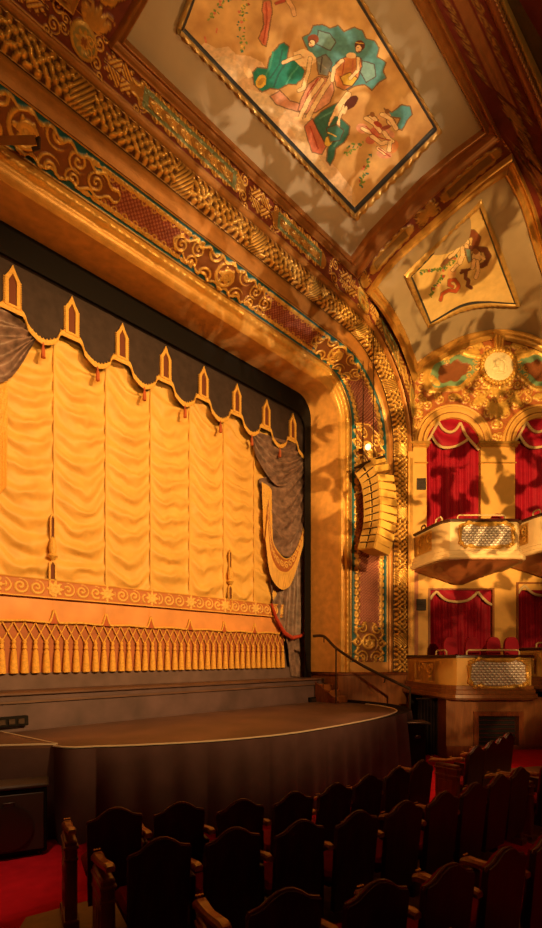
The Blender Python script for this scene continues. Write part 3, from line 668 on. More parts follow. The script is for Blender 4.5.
# peach band with scalloped lower edge
def zs_(x):
    d = ((x-1.6+.55) % 1.1)-.55; a = abs(d)
    return 3.03+(.30*(1-a/.10)**1.5 if a < .10 else 0)+.03*(a/.55)
xb = np.arange(CL, 10.5, .02); pb = MB()
pb.rings([[(x, YC-.05-.012*math.sin(x*5.7), zs_(x)) for x in xb], [(x, YC-.075-.02*math.sin(x*4.1+1), 3.28) for x in xb], [(x, YC-.06, 3.53) for x in xb]], closed=False)
pb.build('peach_band', 'peach', fc)
t = MB(); t.tube([(x, YC-.09, zs_(x)) for x in xb], .024, 6); t.build('band_braid', 'goldtrim', fc)
for x in seams[1:9]:
    o = MB(); o.plate([(x-.075, 3.02), (x+.075, 3.02), (x+.05, 3.09), (x+.03, 3.22), (x, 3.30), (x-.03, 3.22), (x-.05, 3.09)], YC-.07, YC-.10); o.build('cusp', 'rust', fc, smooth=False)
# lattice and tassels
bkp = MB(); bkp.box(((CL+10.55)/2, YC-.02, 2.53), (10.55-CL, .02, 1.02)); bkp.build('fringe_backing', 'fringeback', fc, smooth=False)
lt = MB(); step = .2; x = CL+.1; tx = []
while x < 10.5: tx.append(x); x += step
for k in tx:
    for s in (1, -1):
        pts = [(k+s*.1*t_, YC-.06-.01*s, 3.02-.19*t_) for t_ in np.linspace(0, 2, 7)]
        lt.tube([p for p in pts if CL-.05 < p[0] < 10.55], .014, 5)
lt.build('fringe_lattice', 'goldtrim', fc)
for k in tx:
    o = MB(); z = 2.70; j = random.uniform(-.01, .01)
    o.lathe([(.008, z), (.03, z-.02), (.045, z-.06), (.03, z-.10), (.038, z-.12), (.05, z-.18), (.03, z-.20), (.05, z-.24), (.07, z-.50), (.078, z-.66), (.05, z-.675)], (k+j, YC-.085, 0), 9); o.build('tassel', 'tassel', fc)
hm = MB(); hm.box(((CL+CR)/2, YC-.03, 1.88), (CR-CL, .05, .33)); hm.build('hem', 'hem', fc, smooth=False, label='grey canvas hem')
# seam pendants
for px0 in (50, 227):
    xx = cur(px0, 556)[0]; o = MB()
    for z0, z1, w in ((4.62, 5.22, .05), (3.55, 4.3, .075)):
        pr = [(-w, z0+.08), (0, z0), (w, z0+.08), (w, z1-.08), (0, z1), (-w, z1-.08)]; pi_ = [(a*.55, (z0+z1)/2+(b-(z0+z1)/2)*.86) for a, b in pr]
        o.rings([[(xx+a, YC-.10, b) for a, b in pr], [(xx+a, YC-.15, b) for a, b in pr], [(xx+a, YC-.15, b) for a, b in pi_], [(xx+a, YC-.11, b) for a, b in pi_]], True)
    o.lathe([(.01, 4.75), (.05, 4.68), (.08, 4.55), (.06, 4.42), (.10, 4.36), (.03, 4.28)], (xx, YC-.14, 0), 10)
    p = o.build('seam_pendant', 'goldtrim', fc, ang=30)
    for z0, z1, w in ((4.66, 5.18, .03), (3.6, 4.25, .045)): q = MB(); q.box((xx, YC-.115, (z0+z1)/2), (w*1.6, .01, z1-z0)); q.build('pendant_slot', 'slot', p, smooth=False)
# side drapes: ruled folds between an upper and a lower line
def drape(name, top, bot, m, n=60, nt=46, amp=.07, k=5, mode='swag', depth=.2, parent=fc, label=None):
    a = smoothpoly([(*cur(*p), 0) for p in top], n); b = smoothpoly([(*cur(*p), 0) for p in bot], n)
    t = np.linspace(0, 1, nt)[None]; u = np.linspace(0, 1, n)[:, None]
    X = a[:, :1]*(1-t)+b[:, :1]*t; Z = a[:, 1:2]*(1-t)+b[:, 1:2]*t
    nz = fbm(u*3+len(name), t*3, 3)
    if mode == 'swag': f = (.5+.5*np.sin(2*PI*(t*k+.35*nz+.15*u)))*(4*u*(1-u))**.4
    elif mode == 'pleat': f = (.5+.5*np.sin(2*PI*(u*k+.4*nz)))
    else: f = np.where(t > .45, .5+.5*np.sin(2*PI*u*k*4), .5+.5*np.sin(2*PI*(u*k))*np.sin(2*PI*t*4))
    D = depth-.05+amp*f*(.75+.5*nz)+.05*np.sin(PI*u)
    return gridobj(name, np.stack([X, YC-D, Z], -1), m, parent=parent, label=label)
drape('drape_tail', [(283, 634), (292, 638), (305, 630)], [(289, 676), (297, 677), (305, 679)], 'grey', k=4, mode='pleat', depth=.09)
drape('lower_drape', [(264, 560), (280, 560), (305, 478)], [(269, 610), (283, 637), (305, 634)], 'grey', k=5, mode='pleat', depth=.10, amp=.12)
drape('gold_tail', [(256, 484), (261, 488), (266, 492)], [(258, 541), (262, 543), (267, 541)], 'goldtrim', k=3, mode='fringe', depth=.27, amp=.03)
tp = smoothpoly([(*cur(*p), 0) for p in ((261, 500), (264, 538), (270, 553), (279, 560), (288, 551), (297, 524), (304.5, 488))], 260); bt = smoothpoly([(*cur(*p), 0) for p in ((257.5, 540), (262, 574), (270, 588), (278, 590), (286, 579), (298, 536), (305, 497))], 260)
t_ = np.linspace(0, 1, 36)[None]; X = tp[:, :1]*(1-t_)+bt[:, :1]*t_; Z = tp[:, 1:2]*(1-t_)+bt[:, 1:2]*t_; s_ = arclen(bt)[:, None]+0*t_; w_ = np.linalg.norm(tp-bt, axis=1)[:, None]
q = np.where(t_ < .52, volute(((s_/.22) % 1-.5)*.22, (t_-.26)*w_, .13, 1, .08), 0); st_ = np.abs(((s_/.075) % 1)-.5)*2; q = np.where(t_ > .56, .25+.75*st_, q); q = np.where((t_ > .50)&(t_ <= .56), 1, q); q = np.where(t_ < .05, 1, q)
col = np.zeros(X.shape+(4,))+np.array((.42, .13, .03, 0)); col = over(col, sstep(.2, .5, q), (.86, .50, .11), 0)
gridobj('gold_swag', np.stack([X, YC-.30-.03*q, Z], -1), 'paint', col, parent=fc)
drape('middle_swag', [(256, 480), (280, 474), (305, 462)], [(258, 502), (265, 541), (278, 558), (291, 545), (305, 492)], 'grey', k=5, depth=.17, amp=.13)
drape('upper_swag', [(246, 431), (262, 439), (282, 445), (305, 452)], [(246.5, 435), (253, 464), (271, 489), (293, 476), (305, 455)], 'grey', k=4, depth=.18, amp=.13)
rf = MB(); rf.tube([(*cur(*p)[:1], YC-.22, cur(*p)[1]) for p in ((266, 604), (271, 619), (279, 633), (287, 638), (296, 636), (300, 632))], [.03, .05, .06, .06, .05, .03], 7); rf.build('red_fringe', 'redtrim', fc)
drape('left_swag', [(-30, 300), (5, 322), (34, 339)], [(-30, 384), (4, 385), (34, 342)], 'grey', k=4, depth=.18, amp=.13)
drape('left_gold_tail', [(-20, 384), (-6, 386), (6, 384)], [(-20, 500), (-6, 498), (5, 488)], 'goldtrim', k=3, mode='fringe', depth=.14, amp=.04)
# ================================================================ CEILING PAINTINGS
def inpoly(x, y, poly):
    r = np.zeros(x.shape, bool); n = len(poly)
    for i in range(n):
        x0, y0 = poly[i]; x1, y1 = poly[(i+1) % n]
        c = ((y0 > y) != (y1 > y)); xi = x0+(y-y0)*(x1-x0)/((y1-y0) if y1 != y0 else 1e-9); r ^= c&(x < xi)
    return r
def stroke(x, y, pts, w):
    d = np.full(x.shape, 1e9)
    for (a, b), (c, e) in zip(pts[:-1], pts[1:]):
        L = (c-a)**2+(e-b)**2+1e-9; t = np.clip(((x-a)*(c-a)+(y-b)*(e-b))/L, 0, 1); d = np.minimum(d, np.hypot(x-a-t*(c-a), y-b-t*(e-b)))
    return d < w/2
def paint(x, y, ops, base):
    col = base
    wx = x+1.2*(fbm(x*.22, y*.22, 91)-.5); wy = y+1.2*(fbm(x*.22, y*.22, 95)-.5)
    for op in ops:
        k, c = op[0], op[-1]
        if k == 'p': m = inpoly(wx, wy, op[1])
        elif k == 'e':
            cx, cy, rx, ry, an = op[1]; ca, sa = math.cos(math.radians(an)), math.sin(math.radians(an)); a = (wx-cx)*ca+(wy-cy)*sa; b = -(wx-cx)*sa+(wy-cy)*ca; m = (a/rx)**2+(b/ry)**2 < 1
        else: m = stroke(wx, wy, op[1], op[2])
        if k == 'p': od = (stroke(wx, wy, list(op[1])+[op[1][0]], 1.2) if c[2] < .22 or c[0] < .5 else m&False)
        elif k == 'e': od = (np.abs(np.sqrt((a/rx)**2+(b/ry)**2)-1)*min(rx, ry) < .5) if 3 < min(rx, ry) < 5.5 and c[0] > .9 else m&False
        else: od = (stroke(wx, wy, op[1], op[2]+1.1)&~m) if op[2] >= 2.8 else m&False
        col = np.where((od&~m if k == 's' else od)[..., None], col*.25+np.array((.10, .03, .012, 0))*.75, col)
        if k != 's': m = m&~od
        tone = .72+.56*fbm(x*.35, y*.35, int(abs(c[0]*997+c[1]*331)) % 50)
        col = np.where(m[..., None], np.concatenate([np.array(c)*tone[..., None], np.zeros(tone.shape+(1,))], -1), col)
    return col
SK, SK2, TEAL, BLUE, RED, PINK, ROSE, GRN, LEAF, YEL, HAIR, DK, OR, WH = (.98, .68, .36), (.72, .40, .17), (.015, .24, .19), (.10, .31, .34), (.42, .06, .03), (.72, .33, .20), (.62, .17, .09), (.04, .16, .12), (.15, .24, .04), (.80, .52, .08), (.10, .02, .012), (.05, .03, .025), (.70, .26, .08), (.82, .66, .36)
def garland(pts, n, w, seed):
    g = random.Random(seed); P = resample(np.array([(a, b, 0) for a, b in pts], float), n); o = []
    for a, b, _ in P:
        for _k in range(3): o.append(('e', (a+g.uniform(-w, w), b+g.uniform(-w, w), g.uniform(1, 2.1), g.uniform(.6, 1.1), g.uniform(0, 180)), g.choice([LEAF, LEAF, GRN, (.24, .3, .06)])))
        if g.random() < .55: o.append(('e', (a+g.uniform(-w, w), b+g.uniform(-w, w), 1.5, 1.4, 0), g.choice([RED, ROSE, YEL, PINK])))
    return o
big_ops = [
 ('p', [(196, 50), (205, 42), (216, 48), (228, 46), (236, 54), (250, 56), (262, 62), (270, 78), (280, 92), (300, 104), (312, 116), (330, 160), (352, 188), (352, 207), (300, 158), (240, 94), (200, 52)], (.76, .50, .28)),
 ('p', [(214, 58), (226, 55), (238, 62), (246, 76), (238, 82), (226, 76)], (.80, .58, .36)), ('p', [(246, 88), (262, 92), (276, 96), (286, 112), (276, 118), (258, 108)], (.82, .62, .40)), ('p', [(288, 120), (304, 128), (316, 152), (330, 172), (322, 172), (300, 150)], (.80, .58, .34)),
 ('p', [(302, 37), (310, 33), (313, 25), (322, 24), (330, 28), (338, 25), (344, 31), (354, 27), (362, 30), (366, 38), (374, 40), (379, 47), (377, 56), (386, 62), (383, 70), (386, 78), (379, 82), (372, 90), (364, 84), (354, 86), (347, 90), (334, 75), (310, 55)], BLUE),
 ('p', [(318, 30), (330, 33), (336, 42), (330, 50), (316, 44)], (.20, .40, .40)), ('p', [(362, 60), (374, 64), (376, 76), (366, 82), (360, 72)], (.22, .42, .40)),
 ('p', [(279, 44), (284, 42), (289, 46), (287, 58), (296, 60), (305, 70), (303, 78), (296, 84), (288, 84), (279, 89), (270, 88), (262, 92), (254, 84), (252, 72), (257, 67), (267, 68), (269, 58), (273, 52)], TEAL),
 ('s', [(273, 52), (270, 66), (262, 84)], 2, (.06, .38, .28)), ('s', [(286, 62), (278, 74), (274, 86)], 2, (.02, .13, .11)), ('s', [(298, 66), (290, 76), (286, 84)], 1.6, (.07, .40, .30)), ('s', [(282, 50), (279, 64), (270, 78)], 1.4, (.02, .13, .11)),
 ('p', [(243, 66), (250, 68), (253, 76), (248, 78), (244, 72)], SK), ('e', (261, 81, 5, 7, 20), YEL), ('e', (261, 81, 2.5, 5, 40), (.6, .34, .06)),
 ('p', [(294, 52), (304, 48), (313, 53), (317, 60), (310, 66), (300, 66), (295, 60)], SK), ('s', [(310, 58), (308, 72), (303, 88), (299, 90)], 3.6, SK), ('s', [(300, 56), (290, 59), (283, 62)], 3.4, SK), ('e', (303, 57, 1.2, 1.2, 0), SK2),
 ('e', (313, 39, 5.5, 5, 0), (.28, .07, .03)), ('e', (311.5, 43, 3.4, 4, 30), SK), ('s', [(309.5, 42), (311, 43)], .8, DK), ('s', [(310, 45.5), (312, 46)], .8, RED),
 ('p', [(316, 58), (326, 54), (332, 62), (328, 76), (318, 74)], (.20, .22, .20)), ('s', [(318, 62), (326, 68)], 1.6, (.35, .34, .28)), ('s', [(322, 57), (320, 72)], 1.2, DK),
 ('p', [(270, 96), (280, 90), (290, 100), (302, 104), (300, 112), (286, 108), (276, 104)], PINK),
 ('p', [(300, 100), (308, 84), (318, 76), (332, 78), (334, 90), (330, 102), (316, 112), (304, 114), (298, 110)], PINK), ('s', [(318, 78), (308, 92), (304, 108)], 1.4, RED), ('s', [(328, 84), (318, 100)], 1.4, ROSE),
 ('s', [(331, 78), (318, 98), (308, 117)], 4.4, SK), ('s', [(322, 80), (309, 98), (300, 117)], 4.2, SK), ('s', [(326, 82), (314, 101)], .9, SK2), ('e', (298, 118, 4, 1.8, 10), SK), ('e', (307, 119, 3.5, 1.8, 10), SK),
 ('p', [(333, 74), (336, 62), (344, 57), (352, 54), (361, 58), (362, 66), (358, 78), (352, 86), (344, 90), (336, 86)], OR), ('p', [(340, 76), (350, 72), (358, 78), (352, 86), (343, 84)], YEL), ('s', [(344, 60), (342, 76)], 1, RED), ('s', [(353, 60), (352, 72)], 1, ROSE),
 ('s', [(342, 60), (334, 68), (332, 80)], 3.6, SK), ('s', [(358, 58), (358, 70), (350, 78)], 3, SK), ('e', (351, 55, 5, 3, 0), SK), ('e', (359.5, 45, 5.2, 5.2, 0), (.13, .03, .02)), ('e', (358.5, 48, 3.4, 4.4, 15), SK), ('s', [(357, 47), (358.6, 47.3)], .8, DK), ('s', [(357.5, 51), (359, 51)], .8, RED), ('s', [(356, 42), (363, 43)], 1, YEL),
 ('p', [(312, 120), (322, 110), (334, 104), (346, 98), (350, 102), (338, 112), (341, 118), (350, 126), (349, 134), (344, 142), (336, 148), (334, 158), (330, 165), (326, 160), (328, 146), (318, 134)], GRN), ('s', [(320, 118), (334, 110)], 1.6, (.10, .30, .24)), ('s', [(344, 130), (334, 146)], 1.6, (.10, .30, .24)),
 ('p', [(304, 126), (312, 118), (318, 130), (326, 146), (322, 154), (312, 152), (308, 140)], ROSE), ('s', [(310, 126), (318, 148)], 1.3, RED), ('s', [(348, 94), (338, 108), (331, 124)], 6, SK), ('s', [(344, 106), (338, 120), (338, 132)], 3, SK), ('e', (329, 140, 4, 6, 30), YEL), ('s', [(336, 118), (326, 134)], 4, GRN),
 ('e', (351, 102, 9, 4.6, -48), HAIR), ('s', [(346, 107), (344, 113)], 2.4, SK), ('p', [(326, 128), (336, 124), (344, 130), (340, 140), (330, 142)], (.05, .20, .17)), ('s', [(328, 132), (336, 136)], 1.2, YEL),
 ('p', [(384, 108), (392, 112), (402, 104), (410, 106), (412, 114), (406, 122), (402, 130), (396, 128), (400, 118), (390, 116)], BLUE),
 ('e', (372, 119, 6, 4, 20), SK), ('e', (384, 116, 7, 4, -10), SK2), ('e', (391, 121, 5, 4, 30), SK), ('e', (362, 128, 6, 5, 20), PINK), ('e', (376, 131, 7, 5, -20), ROSE), ('e', (388, 133, 7, 4, 20), PINK), ('e', (380, 144, 6, 5, 20), SK2), ('e', (393, 146, 5, 7, 20), OR), ('e', (370, 140, 5, 4, 0), ROSE), ('e', (384, 154, 8, 4, 10), PINK), ('s', [(366, 118), (374, 123), (380, 131)], 4, SK), ('s', [(382, 114), (391, 119), (396, 128)], 4, SK), ('s', [(372, 136), (381, 143), (392, 141)], 4, SK), ('s', [(384, 132), (390, 140), (389, 150)], 3.6, SK), ('s', [(362, 128), (370, 132)], 3, SK), ('s', [(378, 148), (385, 153)], 3.4, SK), ('e', (378, 124, 5, 2.4, 30), RED), ('e', (386, 127, 5, 2, -20), (.3, .07, .04)), ('e', (372, 114, 2.6, 2.6, 0), (.3, .12, .04)), ('e', (387, 111, 2.6, 2.6, 0), (.3, .12, .04)), ('s', [(366, 126), (376, 136), (390, 140)], 1.2, RED), ('s', [(378, 148), (390, 156)], 1.2, RED),
 ('p', [(263, 0), (271, 0), (272, 12), (270, 24), (266, 46), (262, 44), (258, 38), (264, 24), (262, 10)], ROSE), ('s', [(266, 2), (267, 20), (263, 42)], 1.4, RED), ('s', [(288, 0), (293, 8), (294, 14)], 4, SK2), ('s', [(284, 0), (276, 3)], 3, RED),
 ('s', [(206, 42), (205, 37)], 1.6, ROSE), ('s', [(216, 32), (217, 28)], 1.6, ROSE),
] + garland([(246, -4), (243, 12), (240, 30), (245, 48)], 13, 4, 1)+garland([(228, -4), (219, 6), (212, 17)], 7, 3.5, 2)+garland([(346, 152), (353, 147), (360, 142)], 6, 3, 3)+garland([(371, 156), (366, 168), (360, 186)], 9, 2.5, 4)
big = thing('ceiling_painting', 'largest ceiling mural, robed figures and garlands on clouds in a beaded gilt frame', 'painting', onceil(330, 110))
cc = [onceil(*p, drop=.05) for p in ((184, 27), (354, 208), (434, 127), (256, -165))]
nu, nv = 460, 320; u = np.linspace(0, 1, nu)[:, None, None]; v = np.linspace(0, 1, nv)[None, :, None]
c0, c1, c2, c3 = (np.array(c) for c in cc); P = (1-v)*((1-u)*c0+u*c1)+v*((1-u)*c3+u*c2)
px, py = proj(P); n1 = fbm(px*.045, py*.045, 5)[..., None]; n2 = fbm(px*.11+9, py*.11, 15)[..., None]
base = np.array((.42, .21, .06))*(1-n1)+np.array((.80, .52, .20))*n1; base = base*(.80+.35*n2)+np.array((.05, .0, .0))*(1-n2)
base = np.concatenate([base, np.zeros(base.shape[:2]+(1,))], -1)
gridobj('canvas', P, 'paint', paint(px, py, big_ops, base), parent=big, thick=.02)
def picframe(parent, outer, inner, hgt=.09):   # outer, inner: closed 3-D polylines of equal length
    nt = 13; t = np.linspace(0, 1, nt); P = loft(np.vstack([outer, outer[:1]]), np.vstack([inner, inner[:1]]), nt); N = normals(P)
    H = np.interp(t, [0, .1, .5, .62, .7, .9, 1], [-.03, hgt*.8, hgt, hgt*.4, hgt*.5, hgt*.35, -.01]); s = arclen(P[:, nt//2]); S = np.repeat(s[:, None], nt, 1); T = np.repeat(t[None], len(s), 0)
    bead = (np.cos(2*PI*S/.17)*.5+.5)*(T > .12)*(T < .55)
    col = np.zeros(S.shape+(4,))+np.array((.50, .30, .09, .4)); col = over(col, bead*.8, (.66, .42, .13), .5); col = over(col, (T > .6)*1., (.035, .04, .05), .1)
    return gridobj('picture_frame', P+N*(H[None]+.03*bead)[..., None], 'orn', col, parent=parent)
def ring3(pts, n): return np.vstack([resample(np.array([pts[i], pts[(i+1) % len(pts)]]), n+1)[:-1] for i in range(len(pts))])
picframe(big, ring3([onceil(*p, drop=.03) for p in ((177, 25), (356, 219), (441.5, 131), (256, -174))], 160), ring3([onceil(*p, drop=.06) for p in ((185, 28), (354.5, 207), (433, 127), (257, -163))], 160))
# the smaller painting on the vault above the boxes
vx, vy = proj(VAULT); vz = zdep(VAULT); A_ = np.stack([np.ones_like(vx), vx, vy, vx*vx, vx*vy, vy*vy], -1).reshape(-1, 6); cf, *_ = np.linalg.lstsq(A_, vz.reshape(-1), rcond=None)
def onvault(px, py, drop=0.):
    z = cf @ np.array((1, px, py, px*px, px*py, py*py))-drop; return np.array(at(px, py, z))
sm = thing('ceiling_painting', 'small four-sided mural of winged child figures with ribbons on the vault over the boxes', 'painting', tuple(onvault(460, 265)))
def quadcurve(k):                          # closed outline in photo measure shrunk by k pixels
    E = [[(404.5, 276), (440, 236), (481.5, 200.5)], [(481.5, 200.5), (503, 252), (521, 306)], [(521, 306), (490, 306), (460, 312.5), (427, 328)], [(427, 328), (415, 302), (404.5, 276)]]
    out = []
    for e in E: out.append(smoothpoly([(a, b, 0) for a, b in e], 41)[:-1, :2])
    Q = np.vstack(out); c = Q.mean(0); d = Q-c; r = np.linalg.norm(d, axis=1, keepdims=True); return c+d*(1-k/r)
Qo, Qi = quadcurve(0), quadcurve(8.5)
picframe(sm, np.array([onvault(a, b, .03) for a, b in Qo]), np.array([onvault(a, b, .04) for a, b in Qi]), .05)
Qc = quadcurve(7.5); e0, e1, e2, e3 = Qc[0:41], Qc[40:81], Qc[80:121], np.vstack([Qc[120:], Qc[:1]])
nu = 170; r_ = lambda e: resample(np.hstack([e, np.zeros((len(e), 1))]), nu)
G2 = coons(r_(e0), r_(e2)[::-1], r_(e3)[::-1], r_(e1))
px, py = G2[..., 0], G2[..., 1]; z = cf[0]+cf[1]*px+cf[2]*py+cf[3]*px*px+cf[4]*px*py+cf[5]*py*py-.05
P = np.stack([(px-HX)*z/FPX*SQ+z*SQ, -(px-HX)*z/FPX*SQ+z*SQ, EYE+(HY-py)*z/FPX], -1)
q = lambda L: [(395+a/3.871, 195+b/3.871) for a, b in L]
PUR = (.16, .045, .03)
sm_ops = [('s', q([(200, 215), (208, 190), (230, 170), (250, 165)]), 4, PUR), ('s', q([(285, 150), (300, 145), (318, 165), (310, 190)]), 7, (.26, .07, .03)), ('s', q([(290, 205), (320, 208), (350, 210), (362, 235), (350, 265), (335, 272)]), 5, PUR), ('s', q([(220, 235), (195, 258), (185, 272)]), 4, (.24, .10, .05)),
 ('e', (*q([(245, 190)])[0], 7, 4, -20), SK), ('e', (*q([(268, 165)])[0], 3, 3, 0), (.4, .18, .06)), ('e', (*q([(270, 178)])[0], 5, 4, 30), SK), ('s', q([(250, 200), (230, 225), (210, 240)]), 3, SK), ('s', q([(262, 205), (262, 235), (250, 260)]), 4.4, SK), ('s', q([(275, 195), (280, 225)]), 4, SK),
 ('p', q([(270, 205), (292, 205), (296, 255), (285, 262), (276, 235)]), (.20, .32, .30)), ('e', (*q([(315, 238)])[0], 5, 7, 10), SK), ('e', (*q([(312, 218)])[0], 3, 3, 0), (.34, .14, .05)), ('s', q([(318, 255), (322, 290), (312, 318)]), 3.6, SK), ('s', q([(306, 252), (300, 280)]), 3.4, SK), ('s', q([(330, 235), (345, 245)]), 2.4, SK),
 ('s', q([(175, 405), (182, 382), (205, 368), (235, 372), (248, 352), (232, 328), (210, 330), (208, 348), (222, 354)]), 3.2, (.50, .09, .03)), ('s', q([(262, 292), (275, 290), (272, 320), (285, 330), (280, 350), (295, 358)]), 3, PUR), ('s', q([(255, 300), (290, 285)]), 2.6, PUR), ('e', (*q([(220, 300)])[0], 4, 6, 20), SK2), ('s', q([(222, 290), (240, 270)]), 3, SK)] + garland(q([(98, 302), (130, 288), (180, 290), (215, 265), (235, 240)]), 14, 1.8, 6)+garland(q([(140, 388), (150, 360), (170, 335), (185, 310)]), 10, 1.6, 7)
n1 = fbm(px*.06, py*.06, 25)[..., None]; base = np.array((.70, .46, .15))*(1-n1)+np.array((.84, .62, .28))*n1; base = np.concatenate([base, np.zeros(base.shape[:2]+(1,))], -1)
gridobj('canvas', P, 'paint', paint(px, py, sm_ops, base), parent=sm, thick=.02)

# ================================================================ MEDALLION, BRACKET
xm = sum(AC)/2; RZ = -PI/4
md = thing('wall_medallion', 'round ivory relief medallion in a gold wreath above the box arches', 'medallion', cw(xm, ZW-.08, MZ), RZ)
d = MB(); d.rings([[cw(xm+r*math.cos(a), ZW-y, MZ+r*math.sin(a)) for a in np.linspace(0, 2*PI, 40, endpoint=False)] for r, y in ((.44, .05), (.44, .12), (.38, .15), (.2, .17), (.02, .175))], True, True); d.build('plaque', 'plate', md)
fgr = MB()
for (a, b, r, sx, sz) in ((-.05, .12, .09, 1, 1.1), (.06, -.02, .14, .8, 1.3), (-.10, -.08, .10, 1.3, .7), (.14, .12, .07, 1, 1), (.02, -.22, .09, 1.8, .6), (-.18, .03, .06, .8, 1.6), (.2, -.1, .06, .7, 1.6)): fgr.add(*(lambda m: (m.v, m.f))(MB().sph((0, 0, 0), r, 10, (sx, .5, sz)).map(lambda p: cw(xm+a+p[0], ZW-.16+p[1], MZ+b+p[2]))))
fgr.build('relief_figures', 'plate', md)
wth = MB()
for i in range(30):
    th = 2*PI*i/30; c = (xm+.5*math.cos(th), MZ+.5*math.sin(th))
    wth.add(*(lambda m: (m.v, m.f))(MB().sph((0, 0, 0), .075, 7, (1, .8, 1)).map(lambda p: cw(c[0]+p[0], ZW-.12+p[1], c[1]+p[2]))))
wth.build('wreath', 'gold', md)
bz0, bz1 = EYE+(HY-356)*ZW/FPX, EYE+(HY-328)*ZW/FPX
ks = thing('keystone_bracket', 'fluted gilt bracket between the round medallion and the arch moulding above it', 'bracket', cw(xm, ZW-.1, bz0), RZ)
k = MB(); k.rings([[cw(xm+sx*w, ZW-y*d_, z) for sx, y in ((-1, 0), (-1, 1), (1, 1), (1, 0))] for w, d_, z in ((.10, .10, bz0), (.12, .12, bz0+.12), (.15, .14, bz0+.4), (.18, .17, bz1-.3), (.20, .18, bz1-.22))], True, True); k.build('bracket_body', 'brass', ks, ang=20)
for s in (-1, 0, 1):
    f_ = MB(); f_.tube([cw(xm+s*w*.62, ZW-d_-.01, z) for w, d_, z in ((.10, .10, bz0+.02), (.12, .12, bz0+.12), (.15, .14, bz0+.4), (.18, .17, bz1-.3))], .032, 8); f_.build('flute', 'gold', ks)

# ================================================================ BOXES
BX = [[(4.27, 14.62), (4.53, 13.35), (4.62, 13.08), (4.78, 12.92), (4.98, 12.9), (6.40, 12.9), (6.58, 12.95), (6.72, 13.1), (6.78, 13.3), (6.90, 14.62)],
      [(4.12, 14.62), (4.40, 12.62), (4.48, 12.36), (4.66, 12.14), (4.9, 12.1), (6.36, 12.1), (6.54, 12.16), (6.64, 12.36), (6.68, 12.6), (6.72, 14.62)]]
PITCH = AC[1]-AC[0]
def offs(pl, d):                           # offset an open plan line outward (towards the seats)
    P = np.array(pl, float); T = np.gradient(P, axis=0); T /= np.linalg.norm(T, axis=1, keepdims=True); N = np.stack([T[:, 1], -T[:, 0]], -1)
    return P+N*d
def prof_loft(mb, pl, prof, close=False):  # prof: (offset, z)
    rows = [[cw(x, z_, z) for x, z_ in offs(pl, o)] for o, z in prof]; return mb.rings(rows, closed=False)
names = [['left-hand upper box with silver scale grille under the first arch', 'upper box under the second arch, cut by the right edge'], ['left-hand lower box with silver scale grille over the panelled wood wall', 'lower box at the right edge, beside the left-hand lower box']]
